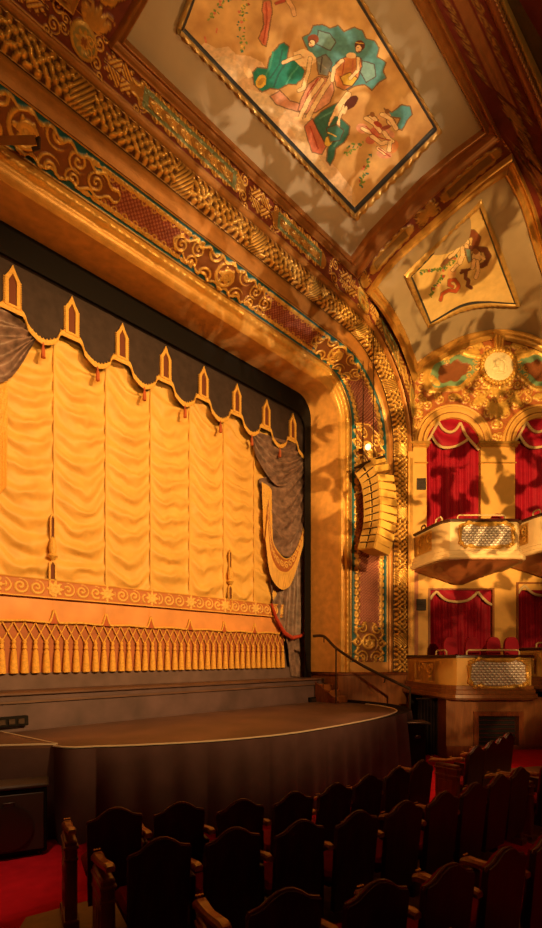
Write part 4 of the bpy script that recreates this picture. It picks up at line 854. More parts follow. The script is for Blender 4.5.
def make_box(lvl, k):
    dx = PITCH*k; dz = ST2*k; pl = [(x+dx, z) for x, z in BX[lvl]]
    rail = (6.01 if lvl == 0 else 2.385)+dz; bot = (4.95 if lvl == 0 else 1.30)+dz
    t = thing('theatre_box', names[lvl][k], 'theatre box', cw(5.6+dx, 14.0, bot), RZ, 'boxes on the right-hand wall')
    pp = resample(np.array([(x, z, 0) for x, z in pl]), 90)[:, :2] if False else np.array(pl)
    b = MB(); prof_loft(b, pl, [(-.12, rail-.03), (.0, rail-.03), (.0, bot+.30), (.05, bot+.27), (-.12, bot+.27), (-.12, rail-.03)]); b.build('parapet', 'boxcream' if lvl == 0 else 'ochre', t, ang=30)
    b = MB(); prof_loft(b, pl, [(-.16, rail-.04), (-.16, rail+.02), (.04, rail+.02), (.06, rail), (.06, rail-.05), (.0, rail-.06)]); b.build('cap_rail', 'darkwood', t, ang=30)
    b = MB(); prof_loft(b, pl, [(.0, bot+.34), (.06, bot+.33), (.06, bot+.24), (.10, bot+.22), (.10, bot+.13), (.15, bot+.11), (.16, bot+.03), (.13, bot), (-.2, bot-.02)]); b.build('base_moulding', 'boxcream' if lvl == 0 else 'boxwood', t, ang=30)
    fl = MB(); P = offs(pl, .1); fl.rings([[cw(x, z, bot-.02) for x, z in P], [cw(x, z, bot+.08) for x, z in P]], True, True); fl.build('box_floor', 'wains', t, smooth=False)
    if lvl == 0:                            # tapering underside
        s = MB(); c = np.array((5.65+dx, 14.5)); rows = []
        for f, z in ((1., bot), (.82, bot-.06), (.74, bot-.10), (.40, bot-.26), (.10, bot-.42)):
            P = np.array(offs(pl, .1)); Q = c+(P-c)*f; rows.append([cw(x, min(zz, 14.66), z) for x, zz in Q])
        s.rings(rows, True, True); s.build('underside', 'terra', t, ang=25)
    # front grille panel
    zf = BX[lvl][5][1]; x0, x1 = BX[lvl][4][0]+dx+.08, BX[lvl][5][0]+dx+.0; z0, z1 = (5.30+dz, 5.88+dz) if lvl == 0 else (1.63+dz, 2.27+dz)
    nx_, nz_ = 120, 50; gx_, gz_ = np.meshgrid(np.linspace(x0, x1, nx_), np.linspace(z0, z1, nz_), indexing='ij')
    r_ = np.floor((gz_-z0)/.065); u_ = ((gx_-x0)/.11+.5*(r_ % 2)) % 1-.5; v_ = ((gz_-z0)/.065) % 1; sc_ = np.clip(1-np.hypot(u_*1.7, 1-v_), 0, 1)
    col_ = np.zeros(gx_.shape+(4,))+np.array((.34, .24, .20, .2)); col_ = over(col_, sstep(.1, .35, sc_), (.88, .80, .76), .25)
    zz = zf-.02-.03*sc_
    gridobj('scale_grille', np.stack([gx_*SQ+zz*SQ, -gx_*SQ+zz*SQ, gz_], -1), 'orn', col_, parent=t, label='silver scale pattern grille')
    fr = MB(); pts = []
    for i in range(120):
        a = 2*PI*i/120; c, s = math.cos(a), math.sin(a); e = .35; rx = (x1-x0)/2+.03; rz = (z1-z0)/2+.02
        X = (x0+x1)/2+rx*math.copysign(abs(c)**e, c); Z = (z0+z1)/2+rz*math.copysign(abs(s)**e, s)+.02*math.cos(a*10); pts.append(cw(X, zf-.05, Z))
    fr.tube(pts, [.05+.018*math.sin(i*.9) for i in range(120)], 7, closed=True); fr.build('grille_frame', 'gold', t)
    for s in (0, 1):                        # carved side panels
        a_, b_ = (np.array(pl[0]), np.array(pl[1])) if s == 0 else (np.array(pl[-1]), np.array(pl[-2])); u0, u1 = .30, .95
        nn = 60; uu = np.linspace(u0, u1, nn)[:, None]; zz = np.linspace(z0, z1, 40)[None]; X = a_[0]+(b_[0]-a_[0])*uu; Zc = a_[1]+(b_[1]-a_[1])*uu
        L = np.linalg.norm(b_-a_); U = (uu-(u0+u1)/2)*L+0*zz; V = zz-(z0+z1)/2+0*uu
        q_ = volute(U-.25, V-.1, .2, 1, .12); q_ = np.maximum(q_, volute(U+.25, V-.1, .2, -1, .12)); q_ = np.maximum(q_, palmette(U, V+.28, .5, 7)); ed = ((np.abs(U) > (u1-u0)*L/2-.08)|(np.abs(V) > (z1-z0)/2-.07)); q_ = np.maximum(q_, ed*.9)
        col_ = np.zeros(U.shape+(4,))+np.array((.55, .30, .09, .2)); col_ = over(col_, sstep(.15, .4, q_), GOLD, .6)
        dx_ = (-.035-.035*q_)*(1 if s == 0 else -1); XX = X+dx_; YY = Zc-.012-0*q_
        gridobj('side_panel', np.stack([XX*SQ+YY*SQ, -XX*SQ+YY*SQ, zz+0*uu], -1), 'orn', col_, parent=t)
    hr = MB(); zr = rail+.14
    for (xa, za, xb, zb) in ((pl[1][0]+.0, 13.3 if lvl == 0 else 12.9, pl[2][0]+.02, pl[2][1]+.05), (pl[4][0]+.02, zf+.07, pl[5][0]-.12, zf+.07)):
        h = MB(); h.tube([cw(xa, za, rail), cw(xa, za, zr-.04), cw(xa+.04*(1 if xb > xa else -1), za, zr), cw(xb-.04, zb, zr), cw(xb, zb, zr-.04), cw(xb, zb, rail)], .022, 8); h.build('hand_rail', 'creamtrim', t, label='pale bent tube rail')
    return t
for lvl in (0, 1):
    for k in (0, 1): make_box(lvl, k)
# red drapes of the four openings
def make_drape(c, w, zb, zt, arch, label):
    t = thing('box_curtain', label, 'curtain', cw(c, ZW+.12, zb), RZ, 'red curtains in the box openings')
    nu, nv = 90, 40; u = np.linspace(-1, 1, nu)[:, None]; v = np.linspace(0, 1, nv)[None]
    top = zt+(np.sqrt(np.clip(1-u*u, 0, 1))*w if arch else 0*u); X = c+u*w*(1.04)+0*v; Z = zb+(top-zb)*v
    D = .045*np.sin(u*19+.8*np.sin(v*3+u*2))+.02*np.sin(u*43+v*2)
    YY = ZW+.16+D; gridobj('hanging', np.stack([X*SQ+YY*SQ, -X*SQ+YY*SQ, Z], -1), 'velvet', parent=t)
    # valance: festoons between high points
    if arch:
        U = lambda px, py: ((px-452.7)/27., EYE+(HY-py)*ZW/FPX)
        low = [U(425, 446), U(428.5, 440), U(431, 436), U(437, 444), U(444, 447.5), U(456, 446), U(467.5, 440), U(471.5, 444), U(479.5, 450)]
        brs = [[U(425.5, 444), U(431, 435), U(438, 422)], [U(438, 422), U(443, 429), U(449, 432), U(455, 430), U(460, 423)], [U(460, 423), U(467, 437), U(479, 450)], [U(431, 435), U(437, 444), U(444, 447.5), U(456, 446), U(467, 440)]]
    else:
        e = .45*w; U = lambda a, d: (a, zt-d*w*1.15)
        low = [U(-1, .26), U(-.9, .13), U(-.78, .04), U(-.66, .16), U(-.45, .29), U(-.13, .33), U(.2, .29), U(.42, .16), U(.54, .05), U(.68, .2), U(.82, .32), U(.99, .42)]
        brs = [low[:3], low[2:9], low[8:]]
    lw_ = smoothpoly([(a, b, 0) for a, b in low], 110); uu = lw_[:, :1]; lo = lw_[:, 1:2]
    up = zt+(np.sqrt(np.clip(1-uu*uu, 0, 1))*w if arch else 0*uu); vv = np.linspace(0, 1, 30)[None]; Z = lo+(np.maximum(up, lo+.02)-lo)*vv; X = c+uu*w+0*vv
    YY = ZW+.05-.03*np.sin(13*(Z-lo)+4*uu); gridobj('valance', np.stack([X*SQ+YY*SQ, -X*SQ+YY*SQ, Z], -1), 'velvet', parent=t)
    for b_ in brs:
        q_ = smoothpoly([(a, b, 0) for a, b in b_], 30); m = MB(); m.tube([cw(c+a*w, ZW-.0, b) for a, b, _ in q_], .042, 7); m.build('braid', 'creamtrim', t, label='cream braid edging')
    return t
make_drape(AC[0], AR, 5.0, SP, True, 'red velvet curtain with cream braid in the first arch from the stage')
make_drape(AC[1], AR, 5.2, SP, True, 'red velvet curtain in the second arch, cut by the right edge')
for (x0, x1, z0, z1), lb in zip(low_open, ('red velvet curtain with cream braid in the left-hand square opening behind the lower box', 'red velvet curtain in the square opening at the right edge')): make_drape((x0+x1)/2, (x1-x0)/2, z0, z1, False, lb)
for (x0, x1, z0, z1) in low_open:
    m = MB()
    for a, b, c_, d_ in ((x0-.06, x0, z0, z1), (x1, x1+.06, z0, z1), (x0-.06, x1+.06, z1, z1+.05)): wbox(m, a, b, c_, d_, ZW-.04, ZW+.1)
    struct('trim_opening', m, 'wains', smooth=False)
# dark vents on the left pier
for zc_, lb in ((EYE+(HY-485)*ZW/FPX, 'small dark wall grille beside the first arch'), (EYE+(HY-605)*ZW/FPX, 'small dark wall grille left of the square curtained opening')):
    x = (420.5-HX)*ZW/FPX; v = thing('wall_vent', lb, 'vent', cw(x, ZW-.06, zc_), RZ); m = MB(); wbox(m, x-.14, x+.14, zc_-.17, zc_+.17, ZW-.10, ZW-.02); m.build('vent_plate', 'vent', v, smooth=False)
    m = MB(); [wbox(m, x-.11, x+.11, zc_-.13+.052*i, zc_-.11+.052*i, ZW-.118, ZW-.09) for i in range(6)]; m.build('louvres', 'metal', v, smooth=False)
# chairs in the boxes
def boxchair(x, zc, z, label):
    t = thing('box_chair', label, 'chair', cw(x, zc, z), RZ, 'red chairs in the boxes')
    b = MB(); rows = []
    for yy in (-.05, .05): rows.append([cw(x+.19*math.copysign(abs(math.cos(a))**.7, math.cos(a)), zc+yy-.08*0, z+.72+.33*math.copysign(abs(math.sin(a))**.8, math.sin(a))) for a in np.linspace(0, 2*PI, 28, endpoint=False)])
    b.rings(rows, True, True); b.build('backrest', 'velvet', t, ang=50)
    s = MB(); wbox(s, x-.2, x+.2, z+.40, z+.48, zc-.05, zc+.42); s.build('seat', 'velvet', t, smooth=False)
    for a, c_ in ((-.2, 0), (.2, 0), (-.2, .38), (.2, .38)):
        l = MB(); l.tube([cw(x+a, zc+c_, z), cw(x+a, zc+c_, z+.42)], [.014, .02], 8); l.build('leg', 'darkwood', t)
    return t
for px_, zc, lb in ((450, 13.2, 'red rounded chair back first from the left in the lower box'), (472, 12.9, 'red rounded chair back second from the left in the lower box'), (493, 12.9, 'red rounded chair back third from the left in the lower box'), (511, 12.9, 'red rounded chair back fourth from the left, rightmost in the lower box')):
    x = (px_-HX)*zc/FPX; boxchair(x, zc, EYE+(HY-637)*zc/FPX-1.05, lb)
for px_, lb in ((497, 'single red chair back showing above the rail of the first upper box'),):
    zc = 13.4; boxchair((px_-HX)*zc/FPX, zc, EYE+(HY-514)*zc/FPX-1.05, lb)
# ---------------- wall below the lower boxes: panelled, with a framed recess and a dark curtained doorway
zf = 12.35
m = MB(); x0, x1 = 4.47, 8.9; rx0, rx1, rz0, rz1 = (478-HX)*zf/FPX, (518-HX)*zf/FPX, EYE+(HY-746)*zf/FPX, EYE+(HY-716)*zf/FPX
wbox(m, x0, rx0, -.3, 1.32, zf, zf+.2); wbox(m, rx1, x1, -.3, 1.32, zf, zf+.2); wbox(m, rx0, rx1, rz1, 1.32, zf, zf+.2); wbox(m, rx0, rx1, -.3, max(rz0, .06), zf, zf+.2); wbox(m, x0, x0+.2, -.3, 1.32, zf+.2, 14.6)
struct('wall_below_boxes', m, 'boxwood', smooth=False)
m = MB()
for a, b, c_, d_ in ((rx0-.12, rx0, .1, rz1+.12), (rx1, rx1+.12, .1, rz1+.12), (rx0, rx1, rz1, rz1+.12)): wbox(m, a, b, c_, d_, zf-.05, zf+.02)
struct('trim_recess', m, 'wood', smooth=False)
m = MB(); wbox(m, x0, x1, -.3, .08, zf-.04, zf); struct('baseboard_right', m, 'wood', smooth=False)
m = MB(); wbox(m, 4.1, 9, -.3, 1.3, 14.3, 14.4); struct('wall_recess_back', m, 'dark', smooth=False)
rs = thing('recess_grille', 'dark slatted grille in the framed recess below the lower box', 'grille', cw((rx0+rx1)/2, zf+.15, rz0), RZ)
m = MB(); wbox(m, rx0, rx1, rz0, rz1, zf+.16, zf+.2); m.build('backing', 'dark', rs, smooth=False)
m = MB()
for i in range(6): z = rz0+.08+.11*i; wbox(m, rx0+.02, rx1-.02, z, z+.03, zf+.08, zf+.15)
m.build('slats', 'darkwood', rs, smooth=False)
dc = thing('doorway_curtain', 'black curtain across the doorway left of the panelled wall under the boxes', 'curtain', cw(4.2, 13.1, -.3), RZ)
u = np.linspace(0, 1, 70)[:, None]; v = np.linspace(0, 1, 6)[None]; X = 3.95+.55*u+0*v; Z = -.28+1.5*v+0*u; D = 13.0+.05*np.sin(u*40)+.02*np.sin(u*17+v)
gridobj('hanging', np.stack([X*SQ+D*SQ, -X*SQ+D*SQ, Z], -1), 'blackcloth', parent=dc)
m = MB(); m.tube([cw(3.9, 13.0, 1.23), cw(4.55, 13.0, 1.23)], .02, 8); m.build('curtain_rod', 'metal', dc)

# ================================================================ LINE ARRAY
la = thing('line_array_speaker', 'curved hanging column of yellow-painted loudspeakers in front of the gilt frieze', 'loudspeaker', at(372, 552, 13.3))
zL = 13.3
spine = smoothpoly([at(363, 466, zL), at(370, 480, zL), at(372.5, 505, zL), at(371.5, 526, zL), at(366, 549, zL)], 13)
fdir = Vector((-.985, .20, 0)).normalized(); side = Vector((-.20, -.985, 0)).normalized()   # faces across the stage front
def module(i, a, b):
    a = Vector(a); b = Vector(b); dn = (b-a).normalized(); up = -dn; fw = (fdir-up*fdir.dot(up)).normalized(); sd = up.cross(fw).normalized()
    h = (b-a).length*.995; c = (a+b)/2; W = .33; Dp = .62
    mb = MB(); P = []
    for s in (-1, 1):
        for y, k in ((-1, 1.0), (1, 1.0)): pass
    p = []
    for zt_ in (-.5, .5):
        for (y, x, kk) in ((-W, .0, 1.0), (W, 0., 1.0), (W*.96, -Dp, .86), (-W*.96, -Dp, .86)):
            p.append(c+sd*y+fw*x+up*(h*zt_*kk))
    mb.hexa([p[k] for k in (0, 1, 2, 3)]+[p[k] for k in (4, 5, 6, 7)])
    cab = mb.build('cabinet', 'amp', la, smooth=False)
    g = MB()
    for q_ in (-1, 1):
        s0, s1 = (.04, W-.02) if q_ > 0 else (-W+.02, -.04)
        e = [c+sd*s0+up*(-h*.42), c+sd*s1+up*(-h*.42), c+sd*s1+up*(h*.42), c+sd*s0+up*(h*.42)]
        g.hexa([x+fw*.0 for x in e]+[x+fw*(.03) for x in e])
    g.build('grille', 'ampgrille', cab, smooth=False)
    hn = MB(); e = [c+sd*(-.03)+up*(-h*.3), c+sd*.03+up*(-h*.3), c+sd*.03+up*(h*.3), c+sd*-.03+up*(h*.3)]; hn.hexa([x+fw*.0 for x in e]+[x+fw*.012 for x in e]); hn.build('horn_slot', 'vent', cab, smooth=False)
    gp = MB(); e = [c+sd*(-W*.80)+up*(h*.36), c+sd*W*.80+up*(h*.36), c+sd*W*.80+up*(h*.52), c+sd*-W*.80+up*(h*.52)]; gp.hexa([x-fw*.02 for x in e]+[x+fw*.034 for x in e]); gp.build('gap_strip', 'vent', cab, smooth=False)
for i in range(12): module(i, spine[i], spine[i+1])
t0 = Vector(spine[0])
fm = MB()
for s in (-1, 1):
    a = t0+side*.27*s+fdir*.06+Vector((0, 0, .02)); b = t0+side*.27*s-fdir*.55+Vector((0, 0, .30)); fm.tube([a, b], .035, 6)
for f in (.0, .35, .7, 1.): fm.tube([t0+side*.27*s+fdir*(.06-.61*f)+Vector((0, 0, .02+.28*f)) for s in (-1, 1)], .035, 6)
fm.build('bumper_frame', 'metal', la)
for s in (-1, 1):
    cb = MB(); a = t0+side*.2*s-fdir*.2+Vector((0, 0, .2)); cb.tube([a, a+Vector((0, 0, 4.2))], .012, 6); cb.build('suspension_cable', 'metal', la)
# ================================================================ STAGE FURNITURE
hz = thing('hand_rail', 'dark steel stair handrail sloping down along the foot of the arch', 'handrail', at(375, 690, 13.0))
pts = [at(313, 636, 13.9), at(324, 636.5, 13.8), at(336, 648, 13.5), at(360, 664, 13.1), at(385, 677, 12.8), at(410, 689, 12.5)]
m = MB(); m.tube(smoothpoly(pts, 50), .04, 8); m.build('rail', 'metal', hz)
for i in (1, 2, 4):
    p = Vector(pts[i]); m = MB(); m.tube([p, p+Vector((.06, .05, -.14)), p+Vector((.22, .18, -.16))], .018, 6); m.build('wall_bracket', 'metal', hz)
for i in (2, 5):
    p = Vector(pts[i]); m = MB(); m.tube([p, (p.x, p.y, 1.06 if i == 2 else -.3)], .022, 8); m.build('post', 'metal', hz)
st = thing('stage_steps', 'short flight of wooden steps beside the right end of the stage', 'steps', (11.2, 8.6, 1.05))
for i in range(3):
    m = MB(); y = 8.95-.26*i; h = .5-.16*i; m.box((11.19, y, 1.05+h/2), (.48, .25, h), bev=.008); m.build('step', 'wains', st)
m = MB(); m.plate([(0, 0), (.01, 0), (.01, .01)], 0, .001); sp_ = MB(); sp_.hexa([(10.9, 9.08, 1.05), (10.94, 9.08, 1.05), (10.94, 8.2, 1.05), (10.9, 8.2, 1.05), (10.9, 9.08, 1.62), (10.94, 9.08, 1.62), (10.94, 8.2, 1.09), (10.9, 8.2, 1.09)]); sp_.build('stringer', 'wood', st, smooth=False)
# skirt of the apron
sk = thing('stage_skirt', 'charcoal pleated cloth skirt hanging around the curved stage apron', 'stage skirt', (6.4, 5.6, 0))
ou = smoothpoly([(x, y, 0) for x, y in APR], 700)[20:640]; s_ = arclen(ou); c_ = np.array((6.5, 8.5, 0)); T = np.gradient(ou, axis=0); T /= np.linalg.norm(T, axis=1, keepdims=True); N = np.stack([-T[:, 1], T[:, 0], 0*T[:, 0]], -1); N *= np.sign((N*(ou-c_)).sum(1))[:, None]
ext = .30*sstep(8.2, 10.6, ou[:, 0])
nv = 16; v = np.linspace(0, 1, nv)[None]; f = 1.2*np.abs(np.sin(s_*3.1+1.3*np.sin(s_*1.7)))**.6+.6*np.sin(s_*13+2*np.sin(s_*.9)); D = .03+ext[:, None]+(.012+.12*v**.7)*f[:, None]*(.25+.75*(fbm(s_*.8, s_*0, 3)[:, None]))
lip = .05*sstep(8.2, 10.6, ou[:, 0])
PP = ou[:, None]+N[:, None]*D[..., None]; PP[..., 2] = (ZA-.012+lip[:, None])*(1-v)-.29*v
gridobj('cloth', PP, 'skirt', parent=sk)
b = MB(); rows = []
for q_, z in ((0., ZA-.014), (.6, ZA-.02), (.92, ZA+.0), (1., ZA-.012)): rows.append([tuple(ou[i]+N[i]*(.03+ext[i])*q_+np.array((0, 0, z+lip[i]*(q_ > .8)))) for i in range(0, 620, 5)])
b.rings(rows, closed=False); b.build('black_border', 'blackcloth', sk, label='black border strip along the stage edge')
# side platform at far left, loudspeaker in front of it, box on the riser
pf = thing('side_platform', 'low dark platform with brown top at the left end of the apron', 'platform', at(20, 760, 7.2))
q = [at(57, 745, 7.05), at(-10, 747, 6.9), at(-90, 749, 6.7), at(-110, 728, 9.0), at(0, 733.5, 8.2)]
top = [(x, y) for x, y, _ in q]; zt = 1.08
m = MB(); m.prism(top, -.29, zt-.05); m.build('platform_body', 'skirt', pf, smooth=False)
m = MB(); m.prism(top, zt-.05, zt); m.build('platform_top', 'stage', pf, smooth=False, label='brown scuffed top board')
m = MB(); m.tube([(*top[4], zt+.006), (*top[0], zt+.006), (*top[1], zt+.006)], .014, 6); m.build('edge_strip', 'white', pf, label='pale edge strip')
sb = thing('loudspeaker', 'black floor loudspeaker cabinet in front of the side platform, lower left edge', 'loudspeaker', at(5, 862, 6.4))
def cbox(mb, x0, x1, z0, z1, Z0, Z1, bev=0): c = cw((x0+x1)/2, (z0+z1)/2, (Z0+Z1)/2); return mb.box(c, (x1-x0, z1-z0, Z1-Z0), RZ, bev)
SA = math.radians(24.5); sc0 = np.array(((47-HX)*6.5/FPX, 6.5))    # right front corner; the cabinet is turned towards the seats
def sbx(mb, x0, x1, y0, y1, Z0, Z1, bev=0):
    x, y = (x0+x1)/2, (y0+y1)/2; c = sc0+np.array((x*math.cos(SA)-y*math.sin(SA), x*math.sin(SA)+y*math.cos(SA))); return mb.box(cw(*c, (Z0+Z1)/2), (x1-x0, y1-y0, Z1-Z0), RZ+SA, bev)
m = MB(); sbx(m, -1.0, 0, .0, .36, -.255, .61, .02); m.build('cabinet', 'black', sb)
m = MB(); sbx(m, -.95, -.04, -.03, .0, -.2, .55, .008); m.build('grille', 'vent', sb)
m = MB(); m.lathe([(.05, 0), (.28, .012), (.29, .02), (.25, .025), (.05, .025)], (0, 0, 0), 28, 'y'); 
def sm_(p): x, y = -.45+p[0], -.035-p[1]; c = sc0+np.array((x*math.cos(SA)-y*math.sin(SA), x*math.sin(SA)+y*math.cos(SA))); return cw(*c, .12+p[2])
m.map(sm_); m.build('driver_ring', 'metal', sb)
m = MB(); sbx(m, -.52, -.38, -.05, -.03, .40, .46, .008); m.build('handle', 'metal', sb, label='small metal handle plate')
m = MB(); sbx(m, -1.02, .02, -.04, .40, .61, .67, .02); m.build('top_board', 'vent', sb)
for a in (-.9, -.1):
    for c2 in (.06, .3):
        c = sc0+np.array((a*math.cos(SA)-c2*math.sin(SA), a*math.sin(SA)+c2*math.cos(SA))); m = MB(); m.lathe([(.03, 0), (.035, .045)], cw(*c, -.3), 10); m.build('foot', 'metal', sb)
pb_ = onY(8, 722, 9.02); pb = thing('power_box', 'small black socket box on the stage riser at far left', 'socket box', pb_)
m = MB(); m.box((pb_[0]-.1, 9.06, pb_[2]), (.85, .12, .17), bev=.01); m.build('box_body', 'black', pb)
for i in range(5): m = MB(); m.box((pb_[0]-.4+.15*i, 8.985, pb_[2]), (.10, .03, .09), bev=.004); m.build('socket', 'metal', pb)
pb2_ = onY(314, 700, 9.02); pb2 = thing('floor_pocket', 'small dark socket plate on the right end of the stage riser', 'socket box', pb2_)
m = MB(); m.box((pb2_[0], 9.08, pb2_[2]), (.3, .08, .16), bev=.01); m.build('plate', 'black', pb2); m = MB(); m.box((pb2_[0], 9.035, pb2_[2]), (.2, .03, .08)); m.build('socket', 'metal', pb2)
ec = thing('equipment_case', 'black case standing on the red carpet at the right end of the stage skirt', 'case', cw(3.35, 11.5, -.3), RZ)
m = MB(); cbox(m, 3.12, 3.52, 11.0, 11.5, -.28, .82, .015); m.build('body', 'black', ec); m = MB(); cbox(m, 3.08, 3.62, 10.98, 11.52, .82, .86, .01); m.build('lid', 'metal', ec)
m = MB(); cbox(m, 3.26, 3.40, 10.985, 11.0, .5, .56, .004); m.build('latch', 'metal', ec)
hb_ = at(10, 142, 7.2); hb = thing('rigging_bar', 'short dark bar with a hooked end against the frieze, upper left edge', 'bar', hb_)
m = MB(); a, b = Vector(at(-30, 141, 7.2)), Vector(at(36, 140, 7.2)); m.tube([a, b], .07, 4); m.build('bar', 'bronze', hb, smooth=False)
m = MB(); m.tube([b, b+Vector((.03, -.03, .03)), b+Vector((.03, -.03, -.12)), b+Vector((-.04, .04, -.14))], .03, 6); m.build('hook', 'metal', hb)

lp = at(368, 447, 13.6); lt_ = thing('stage_lamp', 'small glowing lamp on the frieze just above the yellow speaker column', 'lamp', lp)
m = MB(); m.sph(lp, .085, 12); m.build('globe', M['bulb'], lt_); m = MB(); m.tube([lp, (lp[0]+.12, lp[1]+.12, lp[2]+.02)], .05, 8); m.build('lamp_holder', 'brass', lt_)
# ================================================================ SEATING
def seat_parts(label, group, end_left=False, end_right=False):
    t = thing('theatre_chair', label, 'theatre chair', (0, 0, 0), 0, group)
    W = .235; prof = [(-1, .905), (-.95, .928), (-.84, .932), (-.64, .945), (-.42, .985), (-.2, 1.012), (0, 1.02), (.2, 1.012), (.42, .985), (.64, .945), (.84, .932), (.95, .928), (1, .905)]
    tilt = lambda z: -.22-.10*(z-.35)
    poly = [(-W*.92, .18)]+[(a*W, z) for a, z in prof]+[(W*.92, .18)]
    def slab(mb, pl, t0, t1): mb.rings([[(x, tilt(z)+t0, z) for x, z in pl], [(x, tilt(z)+t1, z) for x, z in pl]], True, True); return mb
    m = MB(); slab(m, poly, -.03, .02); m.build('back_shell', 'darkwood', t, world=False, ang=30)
    m = MB(); m.tube([(a*W, tilt(z)-.005, z+.004) for a, z in prof], .011, 6); m.build('top_rail', 'railwood', t, world=False)
    inn = [(x*.84, .30+(z-.18)*.82) for x, z in poly]; m = MB(); m.rings([[(x, tilt(z)+.02, z) for x, z in inn], [(x, tilt(z)+.055, z) for x, z in inn], [(x*.85, tilt(z)+.075, .6+(z-.6)*.88) for x, z in inn]], True, True); m.build('back_cushion', 'seatvel', t, world=False, ang=50)
    m = MB(); m.box((0, .06, .43), (.45, .44, .11), bev=.035); m.build('seat', 'seatvel', t, world=False)
    m = MB(); m.box((0, .06, .365), (.41, .40, .03), bev=.01); m.build('seat_pan', 'darkwood', t, world=False)
    def arm(x, end):
        if end:
            s = MB(); s.box((x, -.02, .38), (.10, .36, .76), bev=.014); sd = s.build('end_standard', 'wood', t, world=False)
            for zz_, dd_ in ((.04, (.13, .42, .08)), (.60, (.115, .38, .025)), (.70, (.12, .39, .03))): c = MB(); c.box((x, -.02, zz_), dd_, bev=.008); c.build('moulding', 'wood', sd, world=False)
            for z in (.25, .46):
                pn = MB(); pn.box((x, -.02, z), (.112, .24, .16), bev=.01); pn.lathe([(.001, -.063), (.05, -.06), (.06, 0), (.05, .06), (.001, .063)], (0, 0, 0), 10); pn.v = pn.v[:len(pn.v)]; 
                k0 = len(pn.v)-50; pn.v[k0:] = [(x+p[2], -.02+p[0], z+p[1]) for p in pn.v[k0:]]; pn.build('carved_panel', 'wood', sd, world=False)
            z0 = .76
        else:
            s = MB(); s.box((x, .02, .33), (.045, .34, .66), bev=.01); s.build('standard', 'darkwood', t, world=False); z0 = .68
        rows = []
        for y, dz, w_, h_ in ((-.27, .10, .030, .022), (-.22, .105, .036, .026), (-.10, .075, .036, .026), (.02, .045, .034, .026), (.14, .03, .038, .03), (.22, .025, .042, .034), (.27, .0, .040, .03)):
            rows.append([(x+w_*a, y, z0+dz*(1 if end else .8)+h_*b) for a, b in ((-1, -.9), (1, -.9), (1.1, .2), (.7, .9), (-.7, .9), (-1.1, .2))])
        a_ = MB(); a_.rings(rows, True, True); ar = a_.build('armrest', 'armwood', t, world=False, ang=35)
        k = MB(); [k.lathe([(.001, 0), (.010, .002), (.008, .008), (.001, .01)], (x-.02+.02*j, .245, z0+.035+.025*(1 if end else .8)), 8) for j in range(3)]; k.build('arm_studs', 'brass', ar, world=False, smooth=True)
    arm(-.35 if end_left else -.275, end_left)
    if end_right: arm(.275, True)
    return t
protos = {}
def copy_tree(o, parent=None):
    c = o.copy(); C.objects.link(c); c.parent = parent
    for ch in list(o.children): copy_tree(ch, c)
    return c
def kids(o): return list(o.children)
def place_seat(xc, zc, ang, label, group, kind='mid', z=0.):
    if kind not in protos:
        o = protos[kind] = seat_parts(label, group, kind == 'left', kind == 'right')
    else:
        o = copy_tree(protos[kind])
    w = cw(xc, zc, z); o.location = w; o.rotation_euler = (0, 0, ang-PI/4); o['label'] = label; o['group'] = group
    return o
def row(pts, h, gname, labels, kinds=None, pitch=.56):
    zc = FPX*h/(pts[0][1]-HY); P = [((pts[0][0]-HX)*zc/FPX, zc)]
    for p in pts[1:]:                      # equal pitch along the bench line, direction from the photograph
        x0, z0 = P[-1]; best = None
        for d in np.radians(np.arange(-10, 62, .25)):
            x, z = x0+pitch*math.cos(d), z0+pitch*math.sin(d); e = abs(HX+FPX*x/z-p[0])+.35*abs(HY+FPX*h/z-p[1])
            if best is None or e < best[0]: best = (e, x, z)
        P.append(best[1:])
    for i, (x, z) in enumerate(P):
        a, b = P[max(i-1, 0)], P[min(i+1, len(P)-1)]; th = math.atan2(b[1]-a[1], b[0]-a[0])*.45+math.radians(20)
        k = (kinds or {}).get(i, 'mid')
        ox, oz = -math.sin(th)*.28, math.cos(th)*.28      # seat origin lies ahead of the back
        place_seat(x+ox, z+oz, th, labels[i], gname, k)
    return P
ORD = ['first', 'second', 'third', 'fourth', 'fifth', 'sixth', 'seventh', 'eighth', 'ninth', 'tenth']
HH = EYE-1.02
r1 = [(115, 808), (182, 802.5), (245, 795), (293, 788), (335, 781), (368, 775), (397, 769), (421, 764.5)]
row(r1, HH, 'front row of dark theatre seats', [f'{ORD[i]} seat from the left aisle in the front row, nearest the stage skirt' for i in range(8)], {0: 'left', 7: 'right'})
r2 = [(160, 838), (233, 830), (300, 821.5), (357, 811), (404, 801), (443, 793), (474, 786), (499, 780), (519, 775)]
row(r2, HH, 'second row of dark theatre seats', [f'{ORD[i]} dark-backed seat from the left aisle in the second row' for i in range(9)], {0: 'left', 8: 'right'})
r3 = [(285, 889), (377, 869), (449, 852), (505, 838.5), (549, 826)]
row(r3, HH, 'third row of dark theatre seats', [f'{ORD[i]} dark seat from the left in the third row, bottom of the photo' for i in range(5)], {0: 'left'})
row([(492, 935), (566, 912)], HH, 'fourth row of dark theatre seats', ['nearest seat at the bottom right, only its wooden arm in view', 'nearest seat at the bottom right corner beyond the frame edge'])
r4 = [(476, 746), (491, 742), (501, 738), (508, 734)]
row(r4, HH, 'row of seats beyond the right aisle', [f'{ORD[i]} seat from the aisle in the row facing the framed recess' for i in range(4)], {0: 'left'})
row([(552, 759), (572, 753)], HH, 'second row of seats beyond the right aisle', ['aisle seat at the right edge with a carved end panel', 'seat beyond the aisle seat at the right edge'], {0: 'left'})
